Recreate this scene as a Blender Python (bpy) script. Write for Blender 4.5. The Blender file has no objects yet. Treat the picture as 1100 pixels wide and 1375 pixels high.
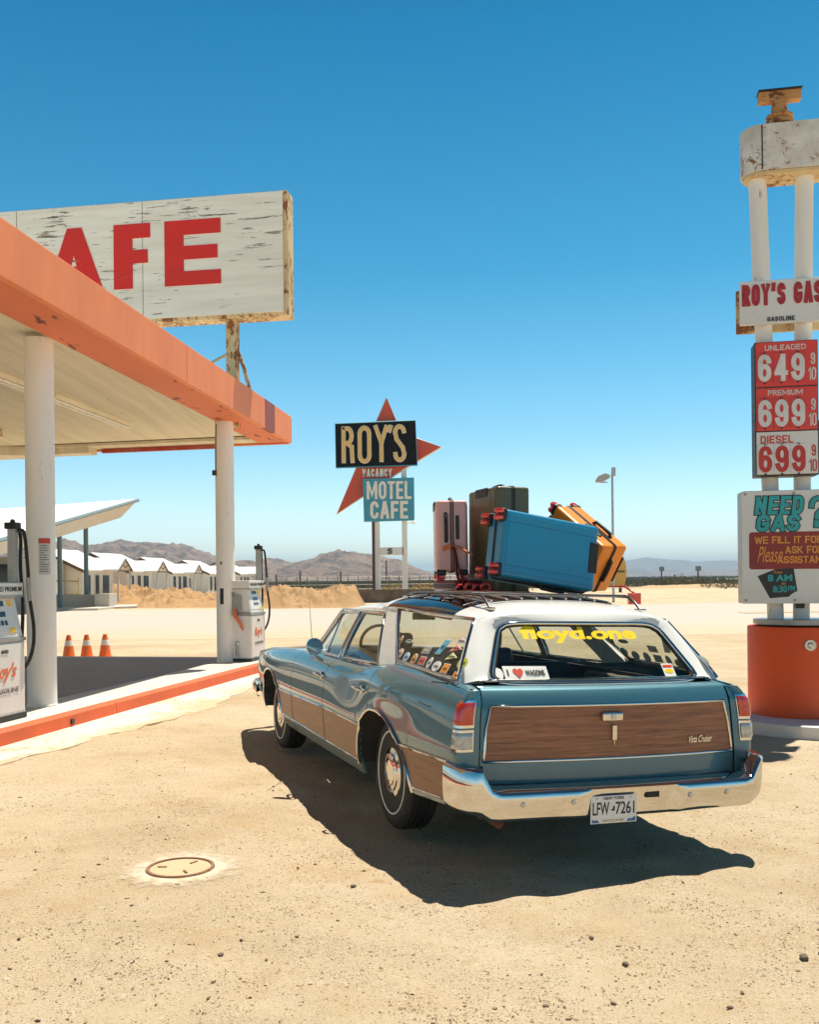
import bpy, bmesh, math, random
from mathutils import Vector, Matrix, Euler, noise
R = math.radians
rnd = random.Random(7)
sc = bpy.context.scene
col = sc.collection
sin, cos, pi = math.sin, math.cos, math.pi

# ------------------------------------------------------------------ camera, light, sky
EYE = 1.56
cam = bpy.data.objects.new('camera', bpy.data.cameras.new('camera'))
col.objects.link(cam)
cam.location = (0, 0, EYE)
cam.rotation_mode = 'QUATERNION'
cam.rotation_quaternion = (Matrix.Rotation(R(90), 4, 'X') @ Matrix.Rotation(-0.0105, 4, 'Z')).to_quaternion()
cam.data.sensor_fit = 'VERTICAL'
cam.data.sensor_height = 36
cam.data.lens = 36 * 1300 / 1375
cam.data.shift_y = 90.5 / 1375
cam.data.clip_start = 0.05
cam.data.clip_end = 40000
sc.camera = cam
sc.view_settings.view_transform = 'Standard'
sc.view_settings.look = 'None'
sc.view_settings.gamma = 1
sc.view_settings.exposure = 0.50
sc.cycles.max_bounces = 9
sc.cycles.transparent_max_bounces = 16
sc.cycles.volume_bounces = 0
sc.cycles.sample_clamp_indirect = 6

SUN = Vector((0.205, 0.28, 1.0)).normalized()      # towards the sun
elev = math.asin(SUN.z)
sun = bpy.data.objects.new('sun', bpy.data.lights.new('sun', 'SUN'))
col.objects.link(sun)
sun.data.energy = 5.0
sun.data.angle = R(0.5)
sun.data.color = (1.0, 0.93, 0.80)
sun.rotation_mode = 'QUATERNION'
sun.rotation_quaternion = SUN.to_track_quat('Z', 'Y')
W = bpy.data.worlds.new('World')
sc.world = W
W.use_nodes = True
nt = W.node_tree
sky = nt.nodes.new('ShaderNodeTexSky')
sky.sky_type = 'NISHITA'
sky.sun_disc = False
sky.sun_elevation = elev
sky.sun_rotation = math.atan2(SUN.x, SUN.y)
sky.altitude = 200
sky.air_density = 1.0
sky.dust_density = 0.4
sky.ozone_density = 1.0
bg = nt.nodes['Background']
bg.inputs['Strength'].default_value = 0.12
# the deep polarised blue of the desert sky: the physical sky filtered by height above the horizon
geo = nt.nodes.new('ShaderNodeTexCoord'); sepw = nt.nodes.new('ShaderNodeSeparateXYZ'); nt.links.new(geo.outputs['Generated'], sepw.inputs[0])
rw = nt.nodes.new('ShaderNodeValToRGB'); nt.links.new(sepw.outputs[2], rw.inputs[0])
stops = [(0.0, (1.40, 1.40, 1.42)), (.06, (1.02, 1.16, 1.22)), (.14, (.54, .90, .96)), (.21, (.32, .80, .87)), (.30, (.115, .65, .75)), (.50, (.006, .475, .61)), (.66, (.03, .12, .17)), (1.0, (.055, .085, .10))]
while len(rw.color_ramp.elements) < len(stops): rw.color_ramp.elements.new(.5)
for el, (p, c) in zip(rw.color_ramp.elements, stops): el.position = p; el.color = (*c, 1)
mw = nt.nodes.new('ShaderNodeMix'); mw.data_type = 'RGBA'; mw.blend_type = 'MULTIPLY'; mw.inputs[0].default_value = 1
nt.links.new(sky.outputs[0], mw.inputs[6]); nt.links.new(rw.outputs[0], mw.inputs[7]); nt.links.new(mw.outputs[2], bg.inputs[0])

# ------------------------------------------------------------------ materials
def nodes(name):
    m = bpy.data.materials.new(name)
    m.use_nodes = True
    t = m.node_tree
    return m, t, t.nodes['Principled BSDF'], t.nodes.new, t.links.new

def c4(c): return (c[0], c[1], c[2], 1)

def ramp(t, fac, stops, mode='LINEAR'):
    r = t.nodes.new('ShaderNodeValToRGB')
    r.color_ramp.interpolation = mode
    e = r.color_ramp.elements
    while len(e) < len(stops): e.new(0.5)
    for el, (p, c) in zip(e, stops):
        el.position = p; el.color = c4(c) if not isinstance(c, (int, float)) else (c, c, c, 1)
    t.links.new(fac, r.inputs[0])
    return r.outputs[0]

def tex(t, scale, detail=6, rough=.6, stretch=(1, 1, 1), dist=0.0):
    tc = t.nodes.new('ShaderNodeTexCoord'); mp = t.nodes.new('ShaderNodeMapping')
    mp.inputs['Scale'].default_value = stretch
    n = t.nodes.new('ShaderNodeTexNoise')
    n.inputs['Scale'].default_value = scale; n.inputs['Detail'].default_value = detail
    n.inputs['Roughness'].default_value = rough; n.inputs['Distortion'].default_value = dist
    t.links.new(tc.outputs['Object'], mp.inputs[0]); t.links.new(mp.outputs[0], n.inputs['Vector'])
    return n.outputs['Fac']

def mix(t, fac, a, b):
    m = t.nodes.new('ShaderNodeMix'); m.data_type = 'RGBA'
    if isinstance(fac, (int, float)): m.inputs[0].default_value = fac
    else: t.links.new(fac, m.inputs[0])
    for v, i in ((a, 6), (b, 7)):
        if isinstance(v, (tuple, list)): m.inputs[i].default_value = c4(v)
        else: t.links.new(v, m.inputs[i])
    return m.outputs[2]

def bump(t, b, h, strength, dist=.01):
    n = t.nodes.new('ShaderNodeBump')
    n.inputs['Strength'].default_value = strength; n.inputs['Distance'].default_value = dist
    t.links.new(h, n.inputs['Height']); t.links.new(n.outputs[0], b.inputs['Normal'])

def M(name, c, rough=.5, metal=0., coat=0., var=.12, vs=6., bp=0., bs=80., spec=.5):
    m, t, b, N, L = nodes(name)
    f = tex(t, vs)
    L(ramp(t, f, [(.3, tuple(x * (1 - var) for x in c)), (.7, tuple(min(1, x * (1 + var)) for x in c))]), b.inputs['Base Color'])
    b.inputs['Metallic'].default_value = metal
    L(ramp(t, tex(t, vs * 2.3), [(.3, max(0, rough * .85)), (.75, min(1, rough * 1.18))]), b.inputs['Roughness'])
    b.inputs['Coat Weight'].default_value = coat
    b.inputs['Coat Roughness'].default_value = .04
    b.inputs['Specular IOR Level'].default_value = spec
    if bp: bump(t, b, tex(t, bs), bp)
    return m

def weathered(name, c, stain, amount=.5, vs=3., rough=.6, stretch=(1, 1, 1), dirt=(.45, .38, .30), dirtamt=.35, bp=.15, fine=14.):
    """paint with dirt blotches and chips through to the stain colour"""
    m, t, b, N, L = nodes(name)
    d = ramp(t, tex(t, vs, 8, .65, stretch), [(.42, 0.), (.78, dirtamt)])
    base = mix(t, d, c, dirt)
    hi = 0.5 + .22 * (1 - amount)
    su = N('ShaderNodeMath'); su.operation = 'MULTIPLY_ADD'; L(tex(t, max(.35, fine * .09), 4, .6), su.inputs[0]); su.inputs[1].default_value = .55; L(tex(t, fine, 9, .72, stretch, .4), su.inputs[2])
    f = ramp(t, su.outputs[0], [(min(.98, hi + .29), 0.), (min(1., hi + .325), 1.)])
    L(mix(t, f, base, stain), b.inputs['Base Color'])
    b.inputs['Roughness'].default_value = rough
    bump(t, b, tex(t, fine * 3, 5), bp, .004)
    return m

def woodgrain(name, a, c2, stretch, scale=5., rough=.45, coat=.25):
    m, t, b, N, L = nodes(name)
    f = tex(t, scale, 9, .68, stretch, 1.2)
    f2 = tex(t, scale * 5, 6, .6, stretch, .3)
    base = ramp(t, f, [(.28, a), (.5, tuple((x + y) / 2 for x, y in zip(a, c2))), (.72, c2)])
    L(mix(t, ramp(t, f2, [(.45, 0.), (.7, .55)]), base, tuple(x * .45 for x in a)), b.inputs['Base Color'])
    b.inputs['Roughness'].default_value = rough
    b.inputs['Coat Weight'].default_value = coat
    b.inputs['Coat Roughness'].default_value = .08
    return m

def glass(name, tint, refl=.09, rough=.01):
    m, t, b, N, L = nodes(name)
    t.nodes.remove(b)
    tr = N('ShaderNodeBsdfTransparent'); tr.inputs[0].default_value = c4(tint)
    gl = N('ShaderNodeBsdfGlossy'); gl.inputs['Roughness'].default_value = rough
    fr = N('ShaderNodeLayerWeight'); fr.inputs['Blend'].default_value = .5
    mr = N('ShaderNodeMapRange'); mr.inputs['To Min'].default_value = refl; mr.inputs['To Max'].default_value = .75
    pw = N('ShaderNodeMath'); pw.operation = 'POWER'; pw.inputs[1].default_value = 4.; L(fr.outputs['Facing'], pw.inputs[0]); L(pw.outputs[0], mr.inputs[0])
    mx = N('ShaderNodeMixShader')
    L(mr.outputs[0], mx.inputs[0]); L(tr.outputs[0], mx.inputs[1]); L(gl.outputs[0], mx.inputs[2])
    L(mx.outputs[0], t.nodes['Material Output'].inputs[0])
    return m

MAT = {}
def reg(m): MAT[m.name] = m; return m
# ------------------------------------------------------------------ mesh building
class MB:
    def __init__(s): s.v = []; s.f = []
    def add(s, vs, fs):
        o = len(s.v); s.v += [Vector(v) for v in vs]; s.f += [tuple(i + o for i in f) for f in fs]; return s
    def box(s, c, d, m=None):
        x, y, z = d[0] / 2, d[1] / 2, d[2] / 2
        vs = [Vector((a * x, b * y, e * z)) for a in (-1, 1) for b in (-1, 1) for e in (-1, 1)]
        if m: vs = [m @ v for v in vs]
        vs = [v + Vector(c) for v in vs]
        return s.add(vs, [(0, 1, 3, 2), (4, 6, 7, 5), (0, 4, 5, 1), (2, 3, 7, 6), (0, 2, 6, 4), (1, 5, 7, 3)])
    def rings(s, rs, close=True, cap=True):
        n = len(rs[0]); o = len(s.v)
        for r in rs: s.v += [Vector(p) for p in r]
        for i in range(len(rs) - 1):
            for j in range(n if close else n - 1):
                k = (j + 1) % n
                s.f.append((o + i * n + j, o + i * n + k, o + (i + 1) * n + k, o + (i + 1) * n + j))
        if cap and close:
            s.f.append(tuple(o + j for j in reversed(range(n))))
            s.f.append(tuple(o + (len(rs) - 1) * n + j for j in range(n)))
        return s
    def grid(s, rows): return s.rings(rows, False, False)
    def cyl(s, a, b, r0, r1=None, n=16, cap=True):
        r1 = r0 if r1 is None else r1
        a, b = Vector(a), Vector(b); q = (b - a).to_track_quat('Z', 'Y')
        return s.rings([[p + q @ Vector((r * cos(2 * pi * i / n), r * sin(2 * pi * i / n), 0)) for i in range(n)] for p, r in ((a, r0), (b, r1))], True, cap)
    def tube(s, pts, r, n=8, closed=False):
        pts = [Vector(p) for p in pts]; rs = []; N = len(pts); q = None; pt = None
        for i, p in enumerate(pts):
            a = pts[(i - 1) % N] if (closed or i > 0) else p
            b = pts[(i + 1) % N] if (closed or i < N - 1) else p
            t = (b - a).normalized()
            if q is None: q = t.to_track_quat('Z', 'Y')
            else: q = pt.rotation_difference(t) @ q
            pt = t
            rr = r[i] if isinstance(r, (list, tuple)) else r
            rs.append([p + q @ Vector((rr * cos(2 * pi * k / n), rr * sin(2 * pi * k / n), 0)) for k in range(n)])
        if closed: rs.append(rs[0]); return s.rings(rs, True, False)
        return s.rings(rs)
    def prism(s, poly, y0, y1):
        """polygon in x,z pushed along y"""
        n = len(poly); vs = [(x, y0, z) for x, z in poly] + [(x, y1, z) for x, z in poly]
        return s.add(vs, [tuple(range(n)), tuple(reversed(range(n, 2 * n)))] + [(i, i + n, (i + 1) % n + n, (i + 1) % n) for i in range(n)])
    def slab(s, poly, z0, z1):
        n = len(poly); vs = [(x, y, z0) for x, y in poly] + [(x, y, z1) for x, y in poly]
        return s.add(vs, [tuple(reversed(range(n))), tuple(range(n, 2 * n))] + [(i, (i + 1) % n, (i + 1) % n + n, i + n) for i in range(n)])
    def lathe(s, prof, c=(0, 0, 0), n=24, axis='Z', cap=True):
        rs = []
        for r, h in prof:
            ring = []
            for i in range(n):
                a = 2 * pi * i / n
                p = {'Z': (r * cos(a), r * sin(a), h), 'X': (h, r * cos(a), r * sin(a)), 'Y': (r * cos(a), h, -r * sin(a))}[axis]
                ring.append(Vector(c) + Vector(p))
            rs.append(ring)
        return s.rings(rs, True, cap)
    def xf(s, m): s.v = [m @ v for v in s.v]; return s
    def build(s, name, mat, parent=None, smooth=None, bevel=0, seg=2, label=None):
        me = bpy.data.meshes.new(name)
        me.from_pydata(s.v, [], s.f); me.validate()
        bm = bmesh.new(); bm.from_mesh(me)
        bmesh.ops.recalc_face_normals(bm, faces=bm.faces)
        bm.to_mesh(me); bm.free()
        o = bpy.data.objects.new(name, me); col.objects.link(o)
        for m in (mat if isinstance(mat, (list, tuple)) else [mat]): me.materials.append(m)
        if smooth:
            me.shade_smooth(); me.set_sharp_from_angle(angle=R(smooth))
        if bevel:
            md = o.modifiers.new('bevel', 'BEVEL'); md.width = bevel; md.segments = seg; md.limit_method = 'ANGLE'; md.angle_limit = R(40)
        if parent: o.parent = parent
        if label: o['label'] = label
        return o

def tag(o, label=None, cat=None, group=None, kind=None):
    if label: o['label'] = label
    if cat: o['category'] = cat
    if group: o['group'] = group
    if kind: o['kind'] = kind
    return o

def empty(name, loc, rz=0., label=None, cat=None, group=None):
    o = bpy.data.objects.new(name, None); col.objects.link(o)
    o.location = loc; o.rotation_euler = (0, 0, rz); o.empty_display_size = .2
    return tag(o, label, cat, group)

def copy_tree(o, parent=None):
    c = o.copy(); col.objects.link(c)
    if parent: c.parent = parent
    for ch in list(o.children): copy_tree(ch, c)
    return c

def text(name, body, x0, x1, z0, z1, y, mat, parent, bold=0., depth=.004, shear=0., fwd=-1, spacing=1., label=None, xf=None):
    """lettering in the x,z plane at y, facing -y (fwd=-1), fitted to a box; real extruded letters"""
    cu = bpy.data.curves.new(name, 'FONT'); cu.body = body; cu.size = 1; cu.offset = bold; cu.extrude = .5
    cu.shear = shear; cu.space_character = spacing; cu.resolution_u = 6
    t = bpy.data.objects.new(name, cu); col.objects.link(t)
    dg = bpy.context.evaluated_depsgraph_get(); dg.update()
    me = bpy.data.meshes.new_from_object(t.evaluated_get(dg))
    bpy.data.objects.remove(t)
    xs = [v.co.x for v in me.vertices]; ys = [v.co.y for v in me.vertices]
    a, b, c, d = min(xs), max(xs), min(ys), max(ys)
    for v in me.vertices:
        p = v.co.copy()
        v.co = (x0 + (p.x - a) / (b - a) * (x1 - x0), y + fwd * (p.z + .5) * depth, z0 + (p.y - c) / (d - c) * (z1 - z0))
        if xf: v.co = xf(Vector(v.co))
    me.materials.clear(); me.materials.append(mat)
    me.name = name
    o = bpy.data.objects.new(name, me); col.objects.link(o)
    if parent: o.parent = parent
    if label: o['label'] = label
    return o

def lerp(a, b, t): return a + (b - a) * t
def smooth01(a, b, x):
    t = max(0., min(1., (x - a) / (b - a))); return t * t * (3 - 2 * t)
def interp(tab, x):
    if x <= tab[0][0]: return tab[0][1]
    for (a, va), (b, vb) in zip(tab, tab[1:]):
        if x <= b:
            return va + (vb - va) * (x - a) / (b - a)
    return tab[-1][1]
def spline(tab, x):
    """smooth table lookup (Catmull-Rom)"""
    n = len(tab)
    if x <= tab[0][0]: return tab[0][1]
    if x >= tab[-1][0]: return tab[-1][1]
    for i in range(n - 1):
        if x <= tab[i + 1][0]: break
    x1, p1 = tab[i]; x2, p2 = tab[i + 1]
    x0, p0 = tab[i - 1] if i else (2 * x1 - x2, 2 * p1 - p2)
    x3, p3 = tab[i + 2] if i + 2 < n else (2 * x2 - x1, 2 * p2 - p1)
    h = x2 - x1; m1 = (p2 - p0) / (x2 - x0) * h; m2 = (p3 - p1) / (x3 - x1) * h; t = (x - x1) / h
    return (2*t**3 - 3*t*t + 1) * p1 + (t**3 - 2*t*t + t) * m1 + (-2*t**3 + 3*t*t) * p2 + (t**3 - t*t) * m2
def frange(a, b, n): return [a + (b - a) * i / (n - 1) for i in range(n)]
def ellipse(n=20): return [(cos(2 * pi * i / n), sin(2 * pi * i / n)) for i in range(n)]
# ------------------------------------------------------------------ block lettering built from strokes (sign painter's grotesque)
def _arc(cx, cz, rx, rz_, a0, a1, n=9): return [(cx + rx * cos(R(a)), cz + rz_ * sin(R(a))) for a in frange(a0, a1, n)]
GL = {
 'A': (1.0, [[(0, 0), (.44, 1)], [(1, 0), (.56, 1)], [(.2, .28), (.8, .28)]]),
 'C': (.9, [_arc(.5, .72, .5, .28, 12, 180) + _arc(.5, .28, .5, .28, 180, 348)]),
 'D': (.9, [[(0, 0), (0, 1)], [(0, 1), (.5, 1)] + _arc(.5, .68, .5, .32, 90, 0) + _arc(.5, .32, .5, .32, 0, -90) + [(0, 0)]]),
 'E': (.8, [[(1, 0), (0, 0), (0, 1), (1, 1)], [(0, .51), (.86, .51)]]),
 'F': (.78, [[(0, 0), (0, 1), (1, 1)], [(0, .49), (.86, .49)]]),
 'G': (.95, [_arc(.5, .72, .5, .28, 15, 180) + _arc(.5, .28, .5, .28, 180, 360) + [(1, .44), (.58, .44)]]),
 'I': (.0, [[(0, 0), (0, 1)]]),
 'K': (.95, [[(0, 0), (0, 1)], [(.92, 1), (.08, .42)], [(.30, .60), (1, 0)]]),
 'L': (.78, [[(0, 1), (0, 0), (1, 0)]]),
 'M': (1.45, [[(0, 0), (0, 1)], [(1, 0), (1, 1)], [(.06, .97), (.5, .22), (.94, .97)]]),
 'N': (.92, [[(0, 0), (0, 1)], [(1, 0), (1, 1)], [(.04, .97), (.96, .03)]]),
 'O': (.92, [_arc(.5, .72, .5, .28, 0, 180) + _arc(.5, .28, .5, .28, 180, 360) + [(1, .72)]]),
 'P': (.86, [[(0, 0), (0, 1), (.5, 1)] + _arc(.5, .73, .5, .27, 90, -90) + [(0, .46)]]),
 'R': (.9, [[(0, 0), (0, 1), (.5, 1)] + _arc(.5, .74, .48, .26, 90, -90) + [(0, .48)], [(.5, .48), (1, 0)]]),
 'S': (.88, [_arc(.5, .75, .5, .25, 15, 180, 8) + _arc(.5, .75, .5, .25, 180, 255, 5) + _arc(.5, .25, .5, .25, 75, 0, 5) + _arc(.5, .25, .5, .25, 0, -165, 9)]),
 'T': (.82, [[(0, 1), (1, 1)], [(.5, 1), (.5, 0)]]),
 'U': (.92, [[(0, 1), (0, .3)] + _arc(.5, .28, .5, .28, 180, 360) + [(1, 1)]]),
 'V': (1.0, [[(0, 1), (.45, 0), (.55, 0), (1, 1)]]),
 'W': (1.35, [[(0, 1), (.25, 0)], [(.25, 0), (.5, .9)], [(.5, .9), (.75, 0)], [(.75, 0), (1, 1)]]),
 'Y': (1.0, [[(0, 1), (.5, .45), (1, 1)], [(.5, .45), (.5, 0)]]),
 "'": (.12, [[(.6, 1.03), (0, .76)]]),
 '?': (.85, [_arc(.5, .76, .5, .24, 190, -30, 11) + [(.52, .40), (.5, .27)], [(.5, .06), (.5, -.04)]]),
 '4': (.95, [[(.72, 0), (.72, 1)], [(.68, .97), (.02, .30)], [(0, .26), (1, .26)]]),
 '6': (.9, [_arc(.5, .74, .5, .26, 12, 180) + [(0, .3)], _arc(.5, .29, .5, .29, 180, 540, 19)]),
 '9': (.9, [_arc(.5, .26, .5, .26, 192, 360) + [(1, .7)], _arc(.5, .71, .5, .29, 0, 360, 19)]),
 '1': (.2, [[(-1, .78), (.9, 1), (1, 0)]]),
 '0': (.85, [_arc(.5, .7, .5, .3, 0, 180) + _arc(.5, .3, .5, .3, 180, 360) + [(1, .7)]]),
 ' ': (.35, []),
}
def letters(name, body, x0, x1, z0, z1, y, mat, par, w, gap=1.0, depth=.004, slant=0., grow=0., label=None, xf=None):
    """w = stroke width in metres; glyph widths are scaled to fill the box; gap in stroke widths"""
    ws = [GL[c][0] for c in body]; n = len(body)
    fixed = n * w + (n - 1) * gap * w * .5
    k = max(.02, (x1 - x0 - fixed)) / max(.01, sum(ws))
    m = MB(); x = x0 + w / 2; lay = 0
    H = z1 - z0 - w
    for c, gw in zip(body, ws):
        W_ = gw * k
        for st in GL[c][1]:
            pts = [V((x + a * (W_ if gw else 1), z0 + w / 2 + b_ * H)) for a, b_ in st]
            pts = [p + V((slant * (p.y - z0), 0)) for p in pts]
            pts = [p for i, p in enumerate(pts) if i == 0 or (p - pts[i - 1]).length > 1e-5]
            closed = (pts[0] - pts[-1]).length < 1e-4
            if closed: pts = pts[:-1]
            L_, R_ = [], []; N_ = len(pts); hw_ = w / 2 + grow
            for i, p in enumerate(pts):
                a = pts[i - 1] if (i or closed) else None; b_ = pts[(i + 1) % N_] if (i < N_ - 1 or closed) else None
                d0 = (p - a).normalized() if a is not None else None; d1 = (b_ - p).normalized() if b_ is not None else None
                if d0 is None: d0 = d1
                if d1 is None: d1 = d0
                n0, n1 = V((-d0.y, d0.x)), V((-d1.y, d1.x)); mt = (n0 + n1)
                mt = mt.normalized() if mt.length > .2 else n0
                s_ = hw_ / max(.45, mt.dot(n0))
                ext = V((0, 0))
                if not closed and i == 0: ext = -d1 * hw_
                if not closed and i == N_ - 1: ext = d0 * hw_
                L_.append(p + mt * s_ + ext); R_.append(p - mt * s_ + ext)
            o = y - .0004 * lay; lay = (lay + 1) % 4
            rs = [[(l.x, o, l.y), (r.x, o, r.y), (r.x, o - depth, r.y), (l.x, o - depth, l.y)] for l, r in zip(L_, R_)]
            if closed: rs.append(rs[0])
            m.rings(rs, True, not closed)
        x += W_ + w + gap * w * .5
    if xf: m.v = [xf(V(v)) for v in m.v]
    return m.build(name, mat, par, None, label=label)
V = Vector
# ------------------------------------------------------------------ station wagon (x right, y forward, z up, rear bumper at y=0)
CAR = bpy.data.objects.new('station_wagon', None); col.objects.link(CAR)
YAW, ROLL = .345, .03
CAR.matrix_world = Matrix.Translation((1.115, 5.07, .02)) @ Matrix.Rotation(YAW, 4, 'Z') @ Matrix.Rotation(ROLL, 4, 'Y')
tag(CAR, 'old teal station wagon with wood side panels and white roof, suitcases on its roof rack', 'station wagon')

paint = reg(M('car_teal_paint', (.042, .155, .205), .24, .32, 1., .05, 3.))
def dusty(m, top=.62, amt=.55, c=(.40, .29, .17)):
    """road dust thickening towards the sills"""
    t = m.node_tree; b = t.nodes['Principled BSDF']; src = b.inputs['Base Color'].links[0].from_socket
    tc = t.nodes.new('ShaderNodeTexCoord'); sp = t.nodes.new('ShaderNodeSeparateXYZ'); t.links.new(tc.outputs['Object'], sp.inputs[0])
    a = t.nodes.new('ShaderNodeMath'); a.operation = 'MULTIPLY_ADD'; t.links.new(tex(t, 5, 8, .7), a.inputs[0]); a.inputs[1].default_value = .5; t.links.new(sp.outputs[2], a.inputs[2])
    f = ramp(t, a.outputs[0], [(.40, amt), (top, amt * .35), (.95, .05), (1., 0.)])
    t.links.new(mix(t, f, src, c), b.inputs['Base Color'])
    r = t.nodes.new('ShaderNodeMapRange'); r.inputs['To Min'].default_value = b.inputs['Roughness'].default_value; r.inputs['To Max'].default_value = .75; t.links.new(f, r.inputs[0])
    for l in list(b.inputs['Roughness'].links): t.links.remove(l)
    t.links.new(r.outputs[0], b.inputs['Roughness'])
dusty(paint, .60, .30)
cwhite = reg(M('car_white_paint', (.80, .79, .75), .3, 0, .6, .03, 3.))
chrome = reg(M('chrome', (.62, .61, .585), .07, 1., 0, .04, 9.))
brushed = reg(M('dull_trim', (.50, .49, .47), .3, .9, 0, .1, 12.))
black = reg(M('black_rubber', (.018, .017, .016), .75, 0, 0, .3, 20., .2, 60.))
dark = reg(M('dark_interior', (.028, .024, .021), .7, 0, 0, .3, 8.))
seatm = reg(M('seat_vinyl', (.035, .05, .062), .5, 0, 0, .2, 8.))
headl = reg(M('headliner', (.30, .28, .25), .8))
wood_t = reg(woodgrain('wood_tailgate', (.13, .038, .013), (.50, .195, .080), (.30, 1, 8), 5., .45, .10))
wood_s = reg(woodgrain('wood_side', (.12, .043, .013), (.32, .135, .048), (1, .35, 7), 6., .42, .08))
gl_clear = reg(glass('car_glass', (.82, .86, .82), .06))
gl_dark = reg(glass('tinted_glass', (.10, .09, .08), .10))
red_lens = reg(M('red_lens', (.55, .025, .008), .12, 0, 1., .35, 30.))
clear_lens = reg(M('clear_lens', (.42, .42, .40), .12, .2, 1., .3, 40.))
grille_m = reg(M('grille_dark', (.03, .03, .03), .4, .6))

ZT = [(.05, .935), (.3, .958), (.6, .975), (1.0, .985), (1.3, .985), (1.55, .962), (1.8, .942), (2.2, .932), (2.7, .93), (3.3, .928), (3.64, .922), (4.3, .90), (4.9, .872), (5.3, .842), (5.55, .805), (5.75, .75)]
PL = [(.05, .925), (.2, .945), (.5, .963), (1.0, .982), (1.6, 1.), (3.6, 1.), (4.6, .985), (5.1, .96), (5.45, .915), (5.65, .865), (5.78, .80)]
ZS = [(.2, .885), (.24, .90), (.30, .928), (.36, .944), (.46, .955), (.56, .964), (.60, .974)]
def zt(y): return spline(ZT, y)
def hw(y, z):
    p = spline(PL, y)
    if z <= .60: b = interp(ZS, z)
    else:
        s = min(1.05, (z - .60) / max(.1, zt(y) - .60)); b = .974 - .018 * s - .035 * s ** 3 - .062 * s ** 9
    b += .022 * math.exp(-((y - 1.05) / .38) ** 2) * math.exp(-((z - .84) / .10) ** 2)
    b -= .016 * math.exp(-((y - 1.95) / .33) ** 2) * math.exp(-((z - .80) / .13) ** 2)
    b += .012 * math.exp(-((y - 4.6) / .6) ** 2) * math.exp(-((z - .72) / .12) ** 2)
    return b * p
def gx(y, z):
    s = max(0., (z - .95) / .37)
    return (.85 - .19 * s ** 1.15) * (1 - .03 * smooth01(.7, .2, y) - .072 * smooth01(1.25, .5, y) * min(1, s) - .05 * smooth01(2.9, 3.6, y))
def arch_rear(y):
    u = (y - 1.31); r = .415 if u > 0 else .53; k = 2.5 if u > 0 else 1.75
    t = abs(u) / r
    return .30 + .405 * max(0., 1 - t ** k) ** (1 / 1.9) if t < 1 else -1
def arch_front(y):
    t = abs(y - 4.57) / .44
    return .28 + .41 * max(0., 1 - t ** 2.4) ** (1 / 2.0) if t < 1 else -1
def arch(y): return max(arch_rear(y), arch_front(y))

def ysamples(y0, y1, step=.035):
    n = max(3, int((y1 - y0) / step)); ys = set(frange(y0, y1, n))
    for c, a, b in ((1.31, .53, .415), (4.57, .44, .44)):
        for t in (1, .995, .98, .95, .9, .84, .76, .66):
            for q in (c - a * t, c + b * t):
                if y0 < q < y1: ys.add(q)
    return sorted(ys)
def side_patch(y0, y1, zlo, zhi, sg, off=0., nz=16, cut=True, thick=.0, y0f=None, y1f=None):
    rows = []
    for y in ysamples(y0, y1):
        lo = zlo(y)
        if cut: lo = max(lo, arch(y) + .004)
        hi = max(zhi(y), lo + .0005)
        row = []
        for i in range(nz + 1):
            z = lerp(lo, hi, i / nz); row.append((sg * (hw(y, z) + off), y, z))
        if thick:
            row = row + [(sg * (hw(y, p[2]) + off - thick), y, p[2]) for p in reversed(row)]
        rows.append(row)
    m = MB()
    if thick: m.rings(rows, True, True)
    else: m.grid(rows)
    return m
SILL = lambda y: interp([(.15, .345), (.75, .30), (1.7, .235), (4.0, .235), (5.1, .30), (5.8, .40)], y)
STRIP = lambda y: interp([(.1, .575), (1.0, .555), (1.75, .568), (2.6, .575), (4.2, .545), (5.2, .53)], y)
ROCK = lambda y: interp([(.15, .375), (.77, .335), (1.72, .325), (4.1, .335), (5.1, .36)], y)

def side_tube(pts, r, sg, off=.004):
    return MB().tube([(sg * (hw(y, z) + off), y, z) for y, z in pts], r, 6)

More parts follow.
